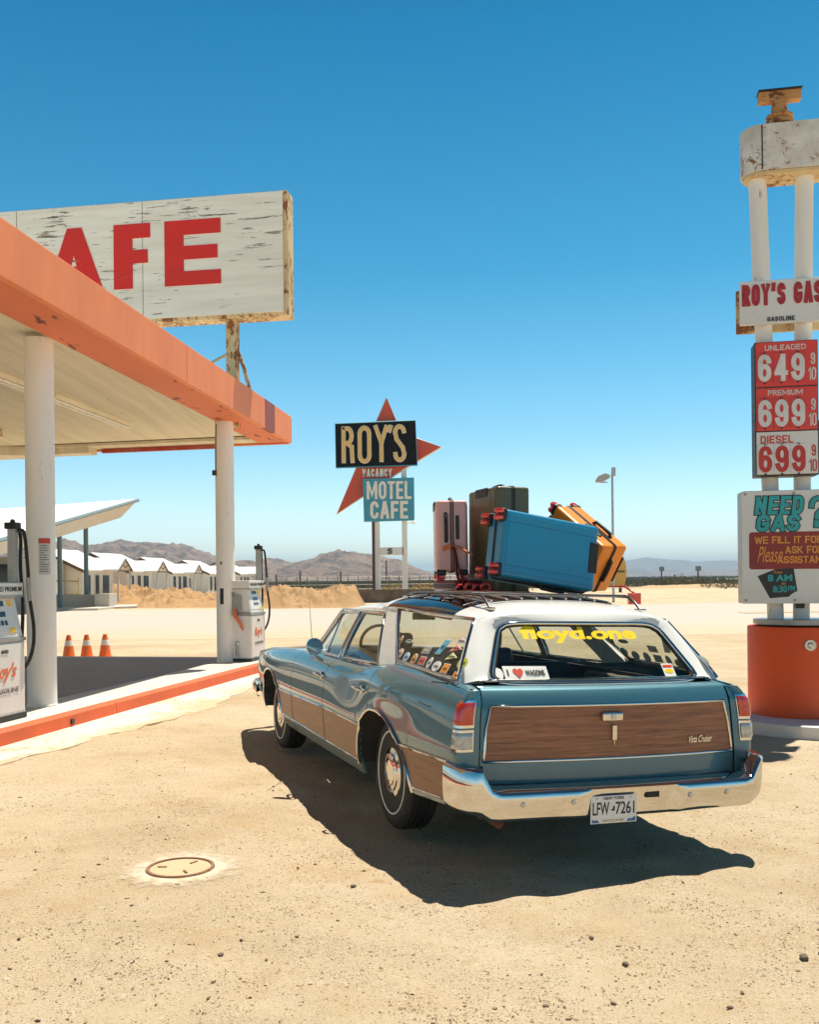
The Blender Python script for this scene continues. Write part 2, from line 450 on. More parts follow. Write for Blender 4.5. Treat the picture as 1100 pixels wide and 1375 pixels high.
for sg in (-1, 1):
    # body skin: fender, doors, quarter, with wood cladding and trim as sub-parts
    for nm, y0, y1 in (('front_fender', 3.645, 5.76), ('front_door', 2.585, 3.637), ('rear_door', 1.50, 2.577), ('quarter_panel', .20, 1.492)):
        pan = side_patch(y0, y1, SILL, zt, sg, thick=.02, nz=22).build(nm, paint, CAR, 50)
        wy0, wy1 = {'front_fender': (3.65, 4.17), 'front_door': (2.59, 3.632), 'rear_door': (1.65, 2.572), 'quarter_panel': (.235, .97)}[nm]
        side_patch(wy0, wy1, ROCK, STRIP, sg, .004, 10, thick=.012).build('wood_panel', wood_s, pan, 40)
        ys = [y for y in frange(wy0, wy1, 26) if STRIP(y) > arch(y) + .005]
        t = side_tube([(y, STRIP(y)) for y in ys], .0085, sg)
        ys = [y for y in frange(wy0, wy1, 30) if ROCK(y) > arch(y) + .003]
        t.tube([(sg * (hw(y, ROCK(y)) + .004), y, ROCK(y)) for y in ys], .007, 6)
        if nm == 'quarter_panel':
            t.tube([(sg * (hw(wy0, z) + .004), wy0, z) for z in frange(ROCK(wy0), STRIP(wy0), 6)], .007, 6)
        t.build('trim_strip', chrome, pan, 60)
        if 'door' in nm:
            hy = {'front_door': 2.66, 'rear_door': 1.63}[nm]; hz = .80
            x = hw(hy, hz)
            h = MB().lathe([(0, -.01), (.026, 0), (.03, .02), (.022, .028), (0, .03)], (sg * (x + .012), hy, hz), 14, 'X')
            h.xf(Matrix.Identity(4))
            h.tube([(sg * (x + .006), hy + .15, hz + .006), (sg * (x + .03), hy + .14, hz + .006), (sg * (x + .034), hy + .02, hz + .004), (sg * (x + .02), hy, hz)], .011, 8)
            h.build('handle', chrome, pan, 50)
        if nm == 'quarter_panel' and sg < 0:
            pts = [(.43, .955), (.60, .948), (.64, .83), (.49, .822)]
            f = side_tube([pts[i] for i in (0, 1, 2, 3, 0)], .0035, sg, .0)
            f.build('fuel_door', dark, pan)
    # arches
    for fn, c, a, b in ((arch_rear, 1.31, .53, .415), (arch_front, 4.57, .44, .44)):
        ths = frange(0, pi, 40); pts = []
        for th in ths:
            u = cos(th); y = c + (b if u > 0 else a) * u
            pts.append((y, max(.29, fn(min(max(y, c - a * .9999), c + b * .9999)))))
        side_tube(pts, .012, sg, .005).build('arch_trim', chrome, CAR, 60)
        rows = [[(sg * (hw(y, max(z, .24)) - .012), y, z + .003), (sg * .55, y, z + .003)] for y, z in pts]
        m = MB().grid(rows); 
        m.build('wheel_well', dark, CAR)
        bm_ = MB(); n = len(pts)
        bm_.add([(sg * .552, y, z) for y, z in pts] + [(sg * .552, c, .28)], [(i, i + 1, n) for i in range(n - 1)])
        bm_.build('wheel_well', dark, CAR)

def wheel(x, y, sg):
    w = bpy.data.objects.new('wheel', None); col.objects.link(w); w.parent = CAR; w.location = (x, y, .318 if y < 3 else .292)
    ri = .350
    prof = [(.20, -.095), (.285, -.105), (.325, -.096), (.345, -.075), (ri, -.04)]
    for k in (-.028, -.002, .026): prof += [(ri, k), (ri - .008, k + .003), (ri - .008, k + .008), (ri, k + .011)]
    prof += [(.345, .075), (.325, .096), (.285, .105), (.20, .095)]
    MB().lathe([(r, h * sg) for r, h in prof], n=56, axis='X').build('tyre', black, w, 35)
    MB().lathe([(r, h * sg) for r, h in [(.247, .100), (.247, .1045), (.257, .1050), (.257, .1005)]], n=48, axis='X', cap=False).build('whitewall', cwhite, w, 40)
    prof = [(0, .118), (.05, .118), (.085, .113), (.092, .106), (.098, .112), (.125, .108), (.132, .098), (.14, .104), (.172, .098), (.185, .088), (.192, .094), (.2, .09), (.203, .06)]
    MB().lathe([(r * .88, h * sg) for r, h in prof], n=48, axis='X').build('hubcap', chrome, w, 25)
    return w
for sg in (-1, 1):
    wheel(sg * .755, 1.31, sg); wheel(sg * .755, 4.57, sg)

# ---- rear end: lamp corners, tailgate, bumper
def yt(x, z): return .082 + .10 * max(0., z - .6) + .055 * (x / .76) ** 2 + .40 * max(0., z - .872) * min(1, max(0., z - .872) / .03)
def tw(z): return .782 - .05 * max(0, (z - .55)) - .06 * max(0, z - .80)
def capc(u, z, off=0.):
    """corner surface from the side (u=0) round to the tailgate edge (u=1)"""
    p0 = Vector((hw(.205, z), .205)); p3 = Vector((tw(z) + .008, yt(tw(z), z) - .004))
    p1 = Vector((hw(.205, z) - .004, .115)); p2 = Vector((lerp(p3.x, p0.x, .82), p3.y - .012))
    a = (1 - u) ** 3 * p0 + 3 * (1 - u) ** 2 * u * p1 + 3 * (1 - u) * u * u * p2 + u ** 3 * p3
    if off:
        d = Vector((lerp(1, .2, u), -lerp(.2, 1, u))).normalized(); a = a + d * off
    return a
for sg in (-1, 1):
    rows = []
    for i in range(24):
        z = lerp(.45, .94, i / 23); rows.append([(sg * capc(u, z).x, capc(u, z).y, z) for u in frange(0, 1, 14)])
    cp = MB().grid(rows).build('lamp_corner', paint, CAR, 50)
    for nm, z0, z1, mt in (('tail_lamp', .765, .885, red_lens), ('reversing_lamp', .645, .735, clear_lens)):
        for part in (0, 1):
            rows = []
            o = .012 if part == 0 else .006; e = 0 if part == 0 else .010
            for i in range(8):
                z = lerp(z0 - e, z1 + e, i / 7); rows.append([(sg * capc(u, z, o * (1 if part else (.35 if i in (0, 7) else 1))).x, capc(u, z, o * (1 if part else (.35 if i in (0, 7) else 1))).y, z) for u in frange(.10 - e * 1.5, .86 + e * 2, 12)])
            if part: MB().grid(rows).build('bezel', chrome, lamp, 50)
            else: lamp = MB().grid(rows).build(nm, mt, CAR, 50)
    # flat deck between quarter side, lamp corner and the D pillar
    top = [(sg * capc(u, .938).x, capc(u, .938).y, .938) for u in frange(0, 1, 12)]
    d2 = [(sg * lerp(hw(.205, .938), .80, u), lerp(.205, .33, u), lerp(.938, .955, u)) for u in frange(0, 1, 6)]
    inn = [(sg * .72, .33, .957)]
    v = top + inn + d2[::-1][:1]
    m = MB(); ring = top + [(sg * (tw(.94)), .33, .957), (sg * .80, .42, .962), (sg * hw(.42, .955), .42, .962)]
    cxy = Vector((sg * .82, .24, .948)); n = len(ring)
    m.add(ring + [cxy], [(i, (i + 1) % n, n) for i in range(n)]).build('quarter_deck', paint, CAR, 50)

def tg(z0, z1, off=0., wf=tw, nx=24, nz=14, back=0.):
    rows = []
    for i in range(nz):
        z = lerp(z0, z1, i / (nz - 1)); w = wf(z)
        rows.append([(x, yt(x, z) - off, z) for x in frange(-w, w, nx)])
    return rows

rows = tg(.462, .935)
rows += [[(x, yt(x, .94) + .012, .948) for x in frange(-tw(.94), tw(.94), 24)], [(x, .27, .956) for x in frange(-tw(.94), tw(.94), 24)]]
TG = MB().grid(rows).build('tailgate', paint, CAR, 45)
ww = lambda z: interp([(.585, .764), (.74, .748), (.862, .718)], z)
MB().grid(tg(.583, .858, .004, ww)).build('wood_panel', wood_t, TG, 45)
fr = [(x, yt(x, .58) - .006, .58) for x in frange(-.764, .764, 20)] + [(ww(z), yt(ww(z), z) - .006, z) for z in frange(.59, .855, 8)] + [(x, yt(x, .861) - .006, .861) for x in frange(.718, -.718, 20)] + [(-ww(z), yt(ww(z), z) - .006, z) for z in frange(.855, .59, 8)]
MB().tube(fr, .0075, 6, True).build('trim_frame', chrome, TG, 60)
m = MB().box((-.042, yt(0, .80) - .018, .80), (.125, .035, .05)); h = m.build('handle', chrome, TG, bevel=.012, seg=3)
MB().lathe([(0, -.006), (.016, -.004), (.016, 0)], (-.042, yt(0, .8) - .036, .80), 16, 'Y').build('emblem', brushed, h, 40)
m = MB().box((-.03, yt(0, .715) - .011, .715), (.026, .02, .075)); m.cyl((-.03, yt(0, .66) - .012, .68), (-.03, yt(0, .66) - .01, .645), .004, .001, 8)
m.build('lock_plate', chrome, TG, bevel=.004)
xfm = lambda v: Vector((v.x, yt(v.x, v.z) - .0045 - (v.y), v.z))
text('lettering', 'Vista Cruiser', .455, .62, .64, .678, 0, chrome, TG, .012, .006, .55, fwd=1, xf=xfm)
MB().grid([[(x, yt(x, .945) + a, b) for x in frange(-.70, .70, 24)] for a, b in ((.10, .957), (.085, .975), (.10, .985), (.16, .985))]).build('sill_trim', chrome, TG, 40)
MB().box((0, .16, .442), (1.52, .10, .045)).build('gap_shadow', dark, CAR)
# side seams beside the tailgate
def bump_path():
    side = [(-.922, .235), (-.919, .17), (-.905, .10), (-.878, .045), (-.845, .008)]
    mid = [(x, -.005 - .028 * (1 - (x / .86) ** 2)) for x in frange(-.83, .83, 36)]
    return side + mid + [(-x, y) for x, y in reversed(side)]
rows = []; bp = bump_path()
for i, (x, y) in enumerate(bp):
    a = Vector(bp[max(0, i - 1)]); b = Vector(bp[min(len(bp) - 1, i + 1)]); t = (b - a).normalized(); n = Vector((t.y, -t.x))
    if n.y > 0 and abs(x) < .9: n = -n
    e = smooth01(.775, .81, abs(x)); ztop = .452 + .116 * e
    low = .298 + .036 * e - .006 * smooth01(.5, .2, abs(x))
    rec = .026 * smooth01(.27, .23, abs(x - .03)) * 1
    sec = [(-.050, low + .012), (-.042, low + .002), (-.020 - rec * .5, low + .001), (.000 - rec * .8, low + .009), (.013 - rec, low + .030), (.021 - rec, lerp(.372, .405, e)), (.025 - rec, lerp(.405, .46, e)), (.025 - rec * .4, ztop - .014), (.018, ztop - .003), (.004, ztop + .004), (-.07 + .02 * e, ztop + .008 + .012 * (1 - e)), (-.10 + .05 * e, ztop - .03)]
    rows.append([(x + n.x * d, y + n.y * d, z) for d, z in sec])
BUMP = MB().grid(rows).build('rear_bumper', chrome, CAR, 38)
for x in (-.62, -.34, .36, .60):
    MB().lathe([(0, -.006), (.012, -.004), (.014, 0)], (x, -.058 + .028 * (x / .86) ** 2, .392), 14, 'Y').build('bolt', brushed, BUMP, 40)
MB().box((.135, -.036, .402), (.085, .006, .030)).build('slot', black, BUMP, bevel=.002)
# number plate
plw = reg(M('plate_white', (.72, .72, .70), .35, 0, .3, .05, 20.))
navy = reg(M('plate_navy', (.012, .016, .05), .4)); pblue = reg(M('plate_blue', (.03, .12, .33), .4)); pgold = reg(M('plate_gold', (.45, .30, .07), .4))
PX, PY = -.105, -.048
PLT = MB().box((PX, PY, 0.3420), (.272, .004, .142)).build('number_plate', plw, CAR, bevel=.003)
text('lettering', 'NEW YORK', PX - .062, PX + .062, 0.3920, 0.4070, PY - .002, navy, PLT, .015, .0015)
text('lettering', 'LFW', PX - .125, PX - .028, 0.3150, 0.3800, PY - .002, navy, PLT, .012, .0015)
text('lettering', '7261', PX + .010, PX + .122, 0.3150, 0.3800, PY - .002, navy, PLT, .012, .0015)
MB().prism([(PX - .022, 0.3420), (PX - .008, 0.3420), (PX - .002, 0.3620), (PX + .006, 0.3550), (PX + .004, 0.3360), (PX - .006, 0.3320)], PY - .002, PY - .0035).build('state_mark', navy, PLT)
text('lettering', 'EXCELSIOR', PX - .065, PX + .060, 0.2790, 0.2910, PY - .002, pgold, PLT, .012, .0015)
MB().prism([(PX - .128, 0.2760), (PX - .128, 0.2960), (PX - .115, 0.2880), (PX - .10, 0.2920), (PX - .085, 0.2760)], PY - .002, PY - .0035).build('mountain_mark', pblue, PLT)
MB().prism([(PX + .075, 0.2760), (PX + .09, 0.2920), (PX + .10, 0.2860), (PX + .128, 0.3000), (PX + .128, 0.2760)], PY - .002, PY - .0035).build('mountain_mark', pblue, PLT)

for a in (-.1, .1):
    for b in (0.3990,): MB().lathe([(0, -.004), (.005, -.003), (.006, 0)], (PX + a, PY - .002, b), 10, 'Y').build('screw', brushed, PLT)

# ---- greenhouse
ZC = [(.48, 1.33), (.55, 1.352), (.62, 1.372), (.75, 1.395), (1.2, 1.428), (1.8, 1.44), (2.12, 1.43)]
ZE = [(.48, 1.275), (.55, 1.288), (1.0, 1.305), (1.7, 1.335), (2.12, 1.322)]
def rwid(y): return .668 - .048 * smooth01(1.25, .5, y)
def roof_z(x, y):
    zc, ze = spline(ZC, y), spline(ZE, y); w = rwid(y)
    return ze + (zc - ze) * max(0., 1 - abs(x / w) ** 2.7) ** .62
def roof_rows(y0, y1, x0, x1, ny=16, nx=20, off=0.):
    return [[(lerp(x0, x1, i / (nx - 1)), y, roof_z(lerp(x0, x1, i / (nx - 1)), y) + off) for i in range(nx)] for y in frange(y0, y1, ny)]
xs_full = [.668 * sin(t) for t in frange(-pi / 2, pi / 2, 34)]
def rr(ys, xs, off=0.): return [[(x * rwid(y) / .668, y, roof_z(x * rwid(y) / .668, y) + off) for x in xs] for y in ys]
MB().grid(rr(frange(.55, .86, 10), xs_full)).build('rear_roof', cwhite, CAR, 60)
MB().grid(rr(frange(2.00, 2.12, 5), xs_full, .003)).build('roof_arch', cwhite, CAR, 60)
xs_mid = [x for x in frange(-.43, .43, 16)]
MB().grid(rr(frange(.862, 2.0, 16), xs_mid)).build('roof_panel', reg(M('roof_shaded_brown', (.035, .022, .016), .18, 0, .8)), CAR, 60)  # white roof centre coloured dark to stand for luggage shadow and slats
for sg in (-1, 1):
    xs = [sg * .668 * sin(t) for t in frange(math.asin(.43 / .668), pi / 2, 14)]
    MB().grid(rr(frange(.862, 2.0, 20), xs, .002)).build('roof_window', gl_dark, CAR, 60)
    MB().tube([(sg * .43 * rwid(y) / .668, y, roof_z(.43 * rwid(y) / .668, y) + .004) for y in frange(.86, 2.0, 16)], .006, 6).build('trim_strip', chrome, CAR, 60)
MB().grid(rr(frange(.9, 2.0, 10), [x * .99 for x in xs_full], -.035)).build('headliner', headl, CAR, 60)
# raised windscreen of the roof step and the front roof
def froof_z(x, y):
    zc = spline([(1.95, 1.372), (2.4, 1.372), (2.8, 1.362), (3.0, 1.345), (3.10, 1.318)], y); ze = spline([(1.95, 1.322), (2.6, 1.31), (3.10, 1.282)], y)
    return ze + (zc - ze) * max(0., 1 - abs(x / .668) ** 2.4) ** .62
MB().grid([[(x * (1 - .05 * smooth01(2.6, 3.1, y)), y, froof_z(x, y)) for x in xs_full] for y in frange(2.0, 3.10, 16)]).build('front_roof', cwhite, CAR, 60)
MB().grid([[(x, 2.36 - .02, froof_z(x, 2.36) + .003) for x in frange(-.50, .50, 12)], [(x, 2.12, roof_z(x, 2.12) + .004) for x in frange(-.50, .50, 12)]]).build('roof_windscreen', gl_dark, CAR, 60)
ym = MB()
for sg in (-1, 1):
    ym.add([(sg * .50, 2.36, froof_z(.5, 2.36)), (sg * .50, 2.12, roof_z(.5, 2.12)), (sg * .668, 2.12, roof_z(.668, 2.12)), (sg * .60, 2.36, froof_z(.6, 2.36))], [(0, 1, 2, 3)])
ym.build('roof_cheek', cwhite, CAR)
# rear glass outline and white surround
def rg(s, t):
    """rear glass plane: s -1..1 across, t 0..1 up"""
    hwid = lerp(.672, .510, t); x = s * hwid
    return Vector((x, lerp(.295, .535, t) + .05 * s * s - .05, lerp(.956, 1.276, t)))
def _unused(inset=0., n=72):
    pts = []
    for i in range(n):
        a = 2 * pi * i / n; c, s = cos(a), sin(a); k = 5.5
        q = (abs(c) ** k + abs(s) ** k) ** (-1 / k)
        pts.append((q * c * (1 - inset), .5 + .5 * q * s * (1 - inset * 1.6)))
    return pts
SEG = ((-135, -45, 18), (-45, 45, 14), (45, 135, 26), (135, 225, 14))
def rgloop(inset=0.):
    pts = []
    for a0, a1, n in SEG:
        for a in frange(a0, a1, n + 1)[:-1]:
            c, s = cos(R(a)), sin(R(a)); k = 9.
            q = (abs(c) ** k + abs(s) ** k) ** (-1 / k)
            pts.append((q * c * (1 - inset), .5 + .5 * q * s * (1 - inset * 1.6)))
    return pts
lp = rgloop()
inner = [rg(s, t) for s, t in lp]
def pil(v):
    """rear corner edge of the D pillar from the deck (v=0) to the roof corner (v=1)"""
    w = spline([(0, .798), (.3, .757), (.6, .702), (.85, .650), (1, .612)], v)
    zt_ = roof_z(.612, .552)
    return V((w, lerp(.31, .552, v) + .045 * (1 - v), lerp(.957, zt_, v)))
p0 = pil(0)
outer = [V((x, .30 + .055 * (x / .8) ** 2, .957)) for x in frange(-p0.x, p0.x, 19)[:-1]]
outer += [pil(v) for v in frange(0, 1, 15)[:-1]]
outer += [V((x, .552, roof_z(x, .552))) for x in frange(.612, -.612, 27)[:-1]]
outer += [V((-p.x, p.y, p.z)) for p in [pil(v) for v in frange(1, 0, 15)[:-1]]]
mid = []
for a_, b_ in zip(inner, outer):
    q_ = a_ * .4 + b_ * .6; e = (b_ - a_).length
    mid.append(q_ + V((0, -.16 * e, .10 * e)))
MB().rings([inner, mid, outer], True, False).build('rear_surround', cwhite, CAR, 75)
for sg in (-1, 1):
    rows = []
    for v in frange(0, 1, 14):
        p = pil(v); z0 = p.z; qy = lerp(.335, .59, v) + .035; q = V((gx(qy, z0), qy, z0))
        if v == 1: q = V((rwid(.60), .60, roof_z(rwid(.60), .60)))
        md = (p + q) / 2 + V((.020, -.016, 0)) * (1 - .7 * v)
        rows.append([(sg * c_.x, c_.y, c_.z) for c_ in (p, p * .5 + md * .5 + V((.006, -.005, 0)) * (1 - v), md, q * .5 + md * .5 + V((.004, -.001, 0)) * (1 - v), q)])
    MB().grid(rows).build('rear_pillar', cwhite, CAR, 75)
    MB().grid([[(sg * x, .552, roof_z(x, .552)) for x in frange(.60, .618, 5)], [(sg * x, lerp(.552, .605, (x - .60) / .018), roof_z(x, .58) - .012) for x in frange(.60, .618, 5)]]).build('roof_corner', cwhite, CAR, 60)
RG = MB().add([rg(s, t) + Vector((0, .004, 0)) for s, t in lp] + [rg(0, .5) + Vector((0, .0, 0))], [(i, (i + 1) % 72, 72) for i in range(72)]).build('rear_window', gl_clear, CAR)
MB().tube([p + Vector((0, -.010, .002)) for p in inner], .014, 8, True).build('window_frame', chrome, RG, 60)
MB().tube([rg(s, t) + Vector((0, -.001, 0)) for s, t in rgloop(.03)], .010, 6, True).build('window_seal', black, RG, 60)
yellow = reg(M('yellow_vinyl', (.92, .56, .02), .4))
vinyl_film = reg(M('window_vinyl_film', (.95, .64, .025), .5, spec=.15)); stwhite = reg(M('sticker_white', (.74, .73, .68), .4)); stred = reg(M('sticker_red', (.62, .06, .03), .4)); stblk = reg(M('sticker_black', (.02, .02, .02), .4))
def rgx(off):
    def f(v):
        t = (v.z - .956) / .320; hwid = lerp(.672, .510, t); s = v.x / hwid
        g = rg(s, t); return Vector((v.x, g.y - off - v.y, v.z))
    return f
text('lettering', 'floyd.one', -.405, .335, 1.172, 1.260, 0, vinyl_film, RG, .040, .001, fwd=1, xf=rgx(.004))
def rsticker(x0, x1, z0, z1, mt, off=.004, poly=None):
    f = rgx(off); pts = poly or [(x0, z0), (x1, z0), (x1, z1), (x0, z1)]; n = len(pts)
    return MB().add([f(Vector((x, 0, z))) for x, z in pts] + [f(Vector((x, -.0015, z))) + Vector((0, .003, 0)) for x, z in pts], [tuple(range(n)), tuple(reversed(range(n, 2 * n)))] + [(i, (i + 1) % n, n + (i + 1) % n, n + i) for i in range(n)])
st = rsticker(-.565, -.315, .985, 1.050, stwhite).build('sticker', stwhite, RG, label='white bumper sticker with a red heart and black lettering')
hx, hz = -.485, 1.018
hp = [(hx + .0018 * 16 * sin(t) ** 3, hz + .0018 * (13 * cos(t) - 5 * cos(2 * t) - 2 * cos(3 * t) - cos(4 * t))) for t in frange(0, 2 * pi, 25)[:-1]]
rsticker(0, 0, 0, 0, None, .0065, hp).build('heart', stred, st)
text('lettering', 'I', -.548, -.540, 1.003, 1.034, 0, stblk, st, .02, .001, fwd=1, xf=rgx(.0065))
text('lettering', 'WAGONS', -.445, -.335, 1.003, 1.032, 0, stblk, st, .03, .001, fwd=1, xf=rgx(.0065))
st = rsticker(0, 0, 0, 0, None, .004, [(-.595 + .026 * x, 1.012 + .03 * z) for x, z in ellipse(8)]).build('sticker', stwhite, RG, label='small cream badge sticker')
st = rsticker(.43, .51, .988, 1.055, stwhite).build('sticker', stwhite, RG, label='white square sticker with red and yellow mark')
rsticker(.437, .503, 1.036, 1.049, None, .0065).build('mark', stred, st)
rsticker(0, 0, 0, 0, None, .0065, [(.47 + .03 * x, 1.017 + .012 * z) for x, z in ellipse(12)]).build('mark', yellow, st)

# side glass, pillars, quarter windows
def gpt(sg, y, z, off=0.): return Vector((sg * (gx(y, z) + off), y, z))
def gquad(sg, c, off=0., n=8, m_=8, thick=0.):
    """c: (y,z) of bottom rear, bottom front, top front, top rear"""
    rows = []
    for i in range(m_):
        v = i / (m_ - 1); row = []
        for j in range(n):
            u = j / (n - 1)
            y = lerp(lerp(c[0][0], c[1][0], u), lerp(c[3][0], c[2][0], u), v); z = lerp(lerp(c[0][1], c[1][1], u), lerp(c[3][1], c[2][1], u), v)
            row.append(gpt(sg, y, z, off))
        if thick: row += [Vector((p.x - sg * thick, p.y, p.z)) for p in reversed(row)]
        rows.append(row)
    return MB().rings(rows, True, True) if thick else MB().grid(rows)
def gframe(sg, c, r, off=.004):
    pts = []
    for k in range(4):
        a, b = c[k], c[(k + 1) % 4]
        pts += [gpt(sg, lerp(a[0], b[0], t), lerp(a[1], b[1], t), off) for t in frange(0, 1, 9)[:-1]]
    return MB().tube(pts, r, 6, True)
QW = [(.345, .978), (1.285, 1.012), (1.79, 1.325), (.585, 1.295)]
RD = [(1.635, .966), (2.47, .945), (2.49, 1.275), (2.00, 1.275)]
FD = [(2.57, .945), (3.34, .945), (3.06, 1.262), (2.575, 1.275)]
stick = [('o', 1.428, 1.125, .022, 0.0261, (.45, .30, .12)), ('o', 1.273, 1.13, .045, 0.0104, (.03, .10, .06)), ('o', 1.322, 1.055, .034, 0.0220, (.70, .50, .38)), ('o', 1.189, 1.042, .034, 0.0209, (.35, .55, .70)), ('o', 1.054, 1.037, .030, 0.0255, (.65, .32, .10)),
         ('r', .939, 1.1, .040, 0.0151, (.30, .27, .25)), ('r', .923, 1.039, .034, 0.0174, (.62, .12, .08)), ('o', .805, 1.036, .022, 0.0232, (.62, .60, .56)), ('o', .69, 1.025, .040, 0.0209, (.72, .72, .70)), ('r', .565, 1.023, .030, 0.0186, (.80, .30, .05)),
         ('t', .748, 1.131, .026, 0.0319, (.10, .42, .62)), ('v', .564, 1.174, .050, 0.0139, (.60, .55, .55)), ('v', .572, 1.133, .048, 0.0162, (.80, .25, .18)), ('v', .568, 1.088, .048, 0.0162, (.62, .68, .28)), ('o', .406, 1.065, .040, 0.0232, (.45, .50, .05)), ('r', .347 + .05, 1.001, .030, 0.0116, (.75, .28, .06))]
smats = {}
for sg in (-1, 1):
    q = gquad(sg, QW, 0, 14, 8).build('quarter_window', gl_clear, CAR, 60)
    gframe(sg, QW, .011).build('window_frame', chrome, q, 60)
    for kind, y, z, a, b, c in stick:
        a, b = a * 1.22, b * 1.22
        if kind == 'o': pts = [(y + a * u, z + b * w) for u, w in ellipse(16)]
        elif kind == 'r': pts = [(y - a, z - b), (y + a, z - b), (y + a, z + b), (y - a, z + b)]
        elif kind == 't': pts = [(y - a - .02, z - b), (y + a - .02, z - b), (y + a + .02, z + b), (y - a + .02, z + b)][::1]; pts = [(2 * y - u, w) for u, w in pts]
        else: pts = [(y + a, z - b), (y - a, z - b * .1), (y + .3 * a, z + b)]
        def sheet(pts, off):
            n = len(pts)
            return MB().add([gpt(sg, u, w, off) for u, w in pts] + [gpt(sg, u, w, off - .0012) for u, w in pts], [tuple(range(n)), tuple(reversed(range(n, 2 * n)))] + [(i, (i + 1) % n, n + (i + 1) % n, n + i) for i in range(n)])
        k = tuple(c); smats.setdefault(k, M('sticker_ink', c, .45, var=.3, vs=60.))
        s = sheet([(y + (u - y) * 1.14, z + (w - z) * 1.14) for u, w in pts], .004).build('sticker', stwhite, q)
        s2 = sheet(pts, .006).build('print', smats[k], s)
        dk = tuple(v * .25 for v in c) if max(c) > .3 else (.6, .55, .4)
        smats.setdefault(dk, M('sticker_ink', dk, .45))
        sheet([(y + a * .62 * u, z + b * .28 * w) for u, w in ((-1, -1), (1, -.8), (.8, 1), (-1, .8))], .0075).build('mark', smats[dk], s)
    d = gquad(sg, RD, -.004).build('rear_door_window', gl_clear, CAR, 60)
    gframe(sg, RD, .010).build('window_frame', chrome, d, 60)
    d = gquad(sg, FD, -.004).build('front_door_window', gl_clear, CAR, 60)
    gframe(sg, FD, .010).build('window_frame', chrome, d, 60)
    MB().tube([gpt(sg, 2.93, .95), gpt(sg, 3.04, 1.255)], .007, 6).build('vent_divider', brushed, d, 60)
    gquad(sg, [(2.47, .935), (2.57, .935), (2.575, 1.285), (2.49, 1.285)], .003, 4, 8, .02).build('centre_pillar', brushed, CAR, 40)
    gquad(sg, [(1.315, .985), (1.618, .957), (1.985, 1.29), (1.80, 1.335)], .004, 5, 10, .02).build('roof_pillar', cwhite, CAR, 40)
    MB().grid([[gpt(sg, y, 1.285 + .03 * (y < 2.0), .004) for y in frange(1.78, 3.08, 12)], [(sg * .668 * (1 - .05 * smooth01(2.6, 3.1, y)), y, froof_z(.668, y) - .002 if y > 2 else roof_z(.668, y)) for y in frange(1.78, 3.08, 12)]]).build('roof_rail', cwhite, CAR, 60)
    MB().tube([gpt(sg, 1.98, 1.292, .012)] + [gpt(sg, y, 1.290, .012) for y in frange(2.1, 3.06, 8)] + [gpt(sg, 3.12, 1.265, .010), gpt(sg, 3.42, .955, .006)], .010, 6).build('drip_rail', chrome, CAR, 60)
    gquad(sg, [(3.345, .945), (3.43, .95), (3.11, 1.275), (3.065, 1.275)], .0, 3, 8, .03).build('front_pillar', cwhite, CAR, 40)
    # band between the side glass and the rolled shoulder
    MB().grid([[(sg * hw(y, zt(y)) * .995, y, zt(y) - .002) for y in frange(.42, 3.45, 40)], [gpt(sg, y, max(.95, zt(y) + .004), .004) for y in frange(.42, 3.45, 40)]]).build('shoulder', paint, CAR, 70)
    MB().grid([[gpt(sg, y, interp([(.3, .955), (1.3, .985), (1.65, .955), (3.4, .94)], y), -.003) for y in frange(.36, 3.4, 30)], [gpt(sg, y, interp([(.3, .985), (1.3, 1.018), (1.65, .97), (3.4, .952)], y), .002) for y in frange(.36, 3.4, 30)]]).build('window_sill', brushed, CAR, 70)
    MB().grid([[gpt(sg, y, spline([(.585, 1.293), (1.79, 1.322)], y), 0) for y in frange(.585, 1.82, 14)], [(sg * rwid(y), y, roof_z(rwid(y), y)) for y in frange(.585, 1.82, 14)]]).build('trim_strip', chrome, CAR, 60)

# ---- bonnet, windscreen, nose
MB().grid([[(x * .862 * spline(PL, y), y, zt(y) - .004 + .035 * (1 - x * x) - .02 * smooth01(5.45, 5.76, y)) for x in frange(-1, 1, 24)] for y in frange(3.44, 5.76, 26)]).build('bonnet', paint, CAR, 60)
MB().grid([[(x * lerp(.79, .625, v), lerp(3.46, 3.085, v) - .14 * x * x * (1 - .5 * v), lerp(.95, 1.31 - .03 * x * x, v)) for x in frange(-1, 1, 16)] for v in frange(0, 1, 10)]).build('windscreen', gl_clear, CAR, 60)
rows = [[(x * spline(PL, 5.76) * .93, 5.77 - .05 * x * x + .04 * (1 - abs(2 * v - 1)), lerp(.42, .75, v)) for x in frange(-1, 1, 20)] for v in frange(0, 1, 8)]
G = MB().grid(rows).build('grille', grille_m, CAR, 50)
for sg in (-1, 1):
    for k in (0, 1):
        MB().lathe([(0, .03), (.07, .02), (.082, 0), (.095, .012), (.095, -.03)], (sg * (.66 - .2 * k), 5.79, .63), 24, 'Y').build('headlamp', [chrome], CAR, 40)
    MB().tube([(sg * .80 * spline(PL, 5.7), 5.74, .80), (sg * (.80) , 5.80, .76), (sg * .815, 5.81, .62), (sg * .80, 5.79, .50)], .022, 8).build('bezel', chrome, CAR, 50)
rows = []
fb = [(-.925, 5.32), (-.925, 5.5), (-.90, 5.68), (-.84, 5.82), (-.72, 5.90)] + [(x, 5.93) for x in frange(-.6, .6, 9)] + [(.72, 5.90), (.84, 5.82), (.90, 5.68), (.925, 5.5), (.925, 5.32)]
for i, (x, y) in enumerate(fb):
    a = Vector(fb[max(0, i - 1)]); b = Vector(fb[min(len(fb) - 1, i + 1)]); t = (b - a).normalized(); n = Vector((-t.y, t.x))
    rows.append([(x + n.x * d, y + n.y * d, z) for d, z in [(-.03, .35), (0, .35), (.02, .40), (.012, .46), (-.01, .495), (-.05, .5)]])
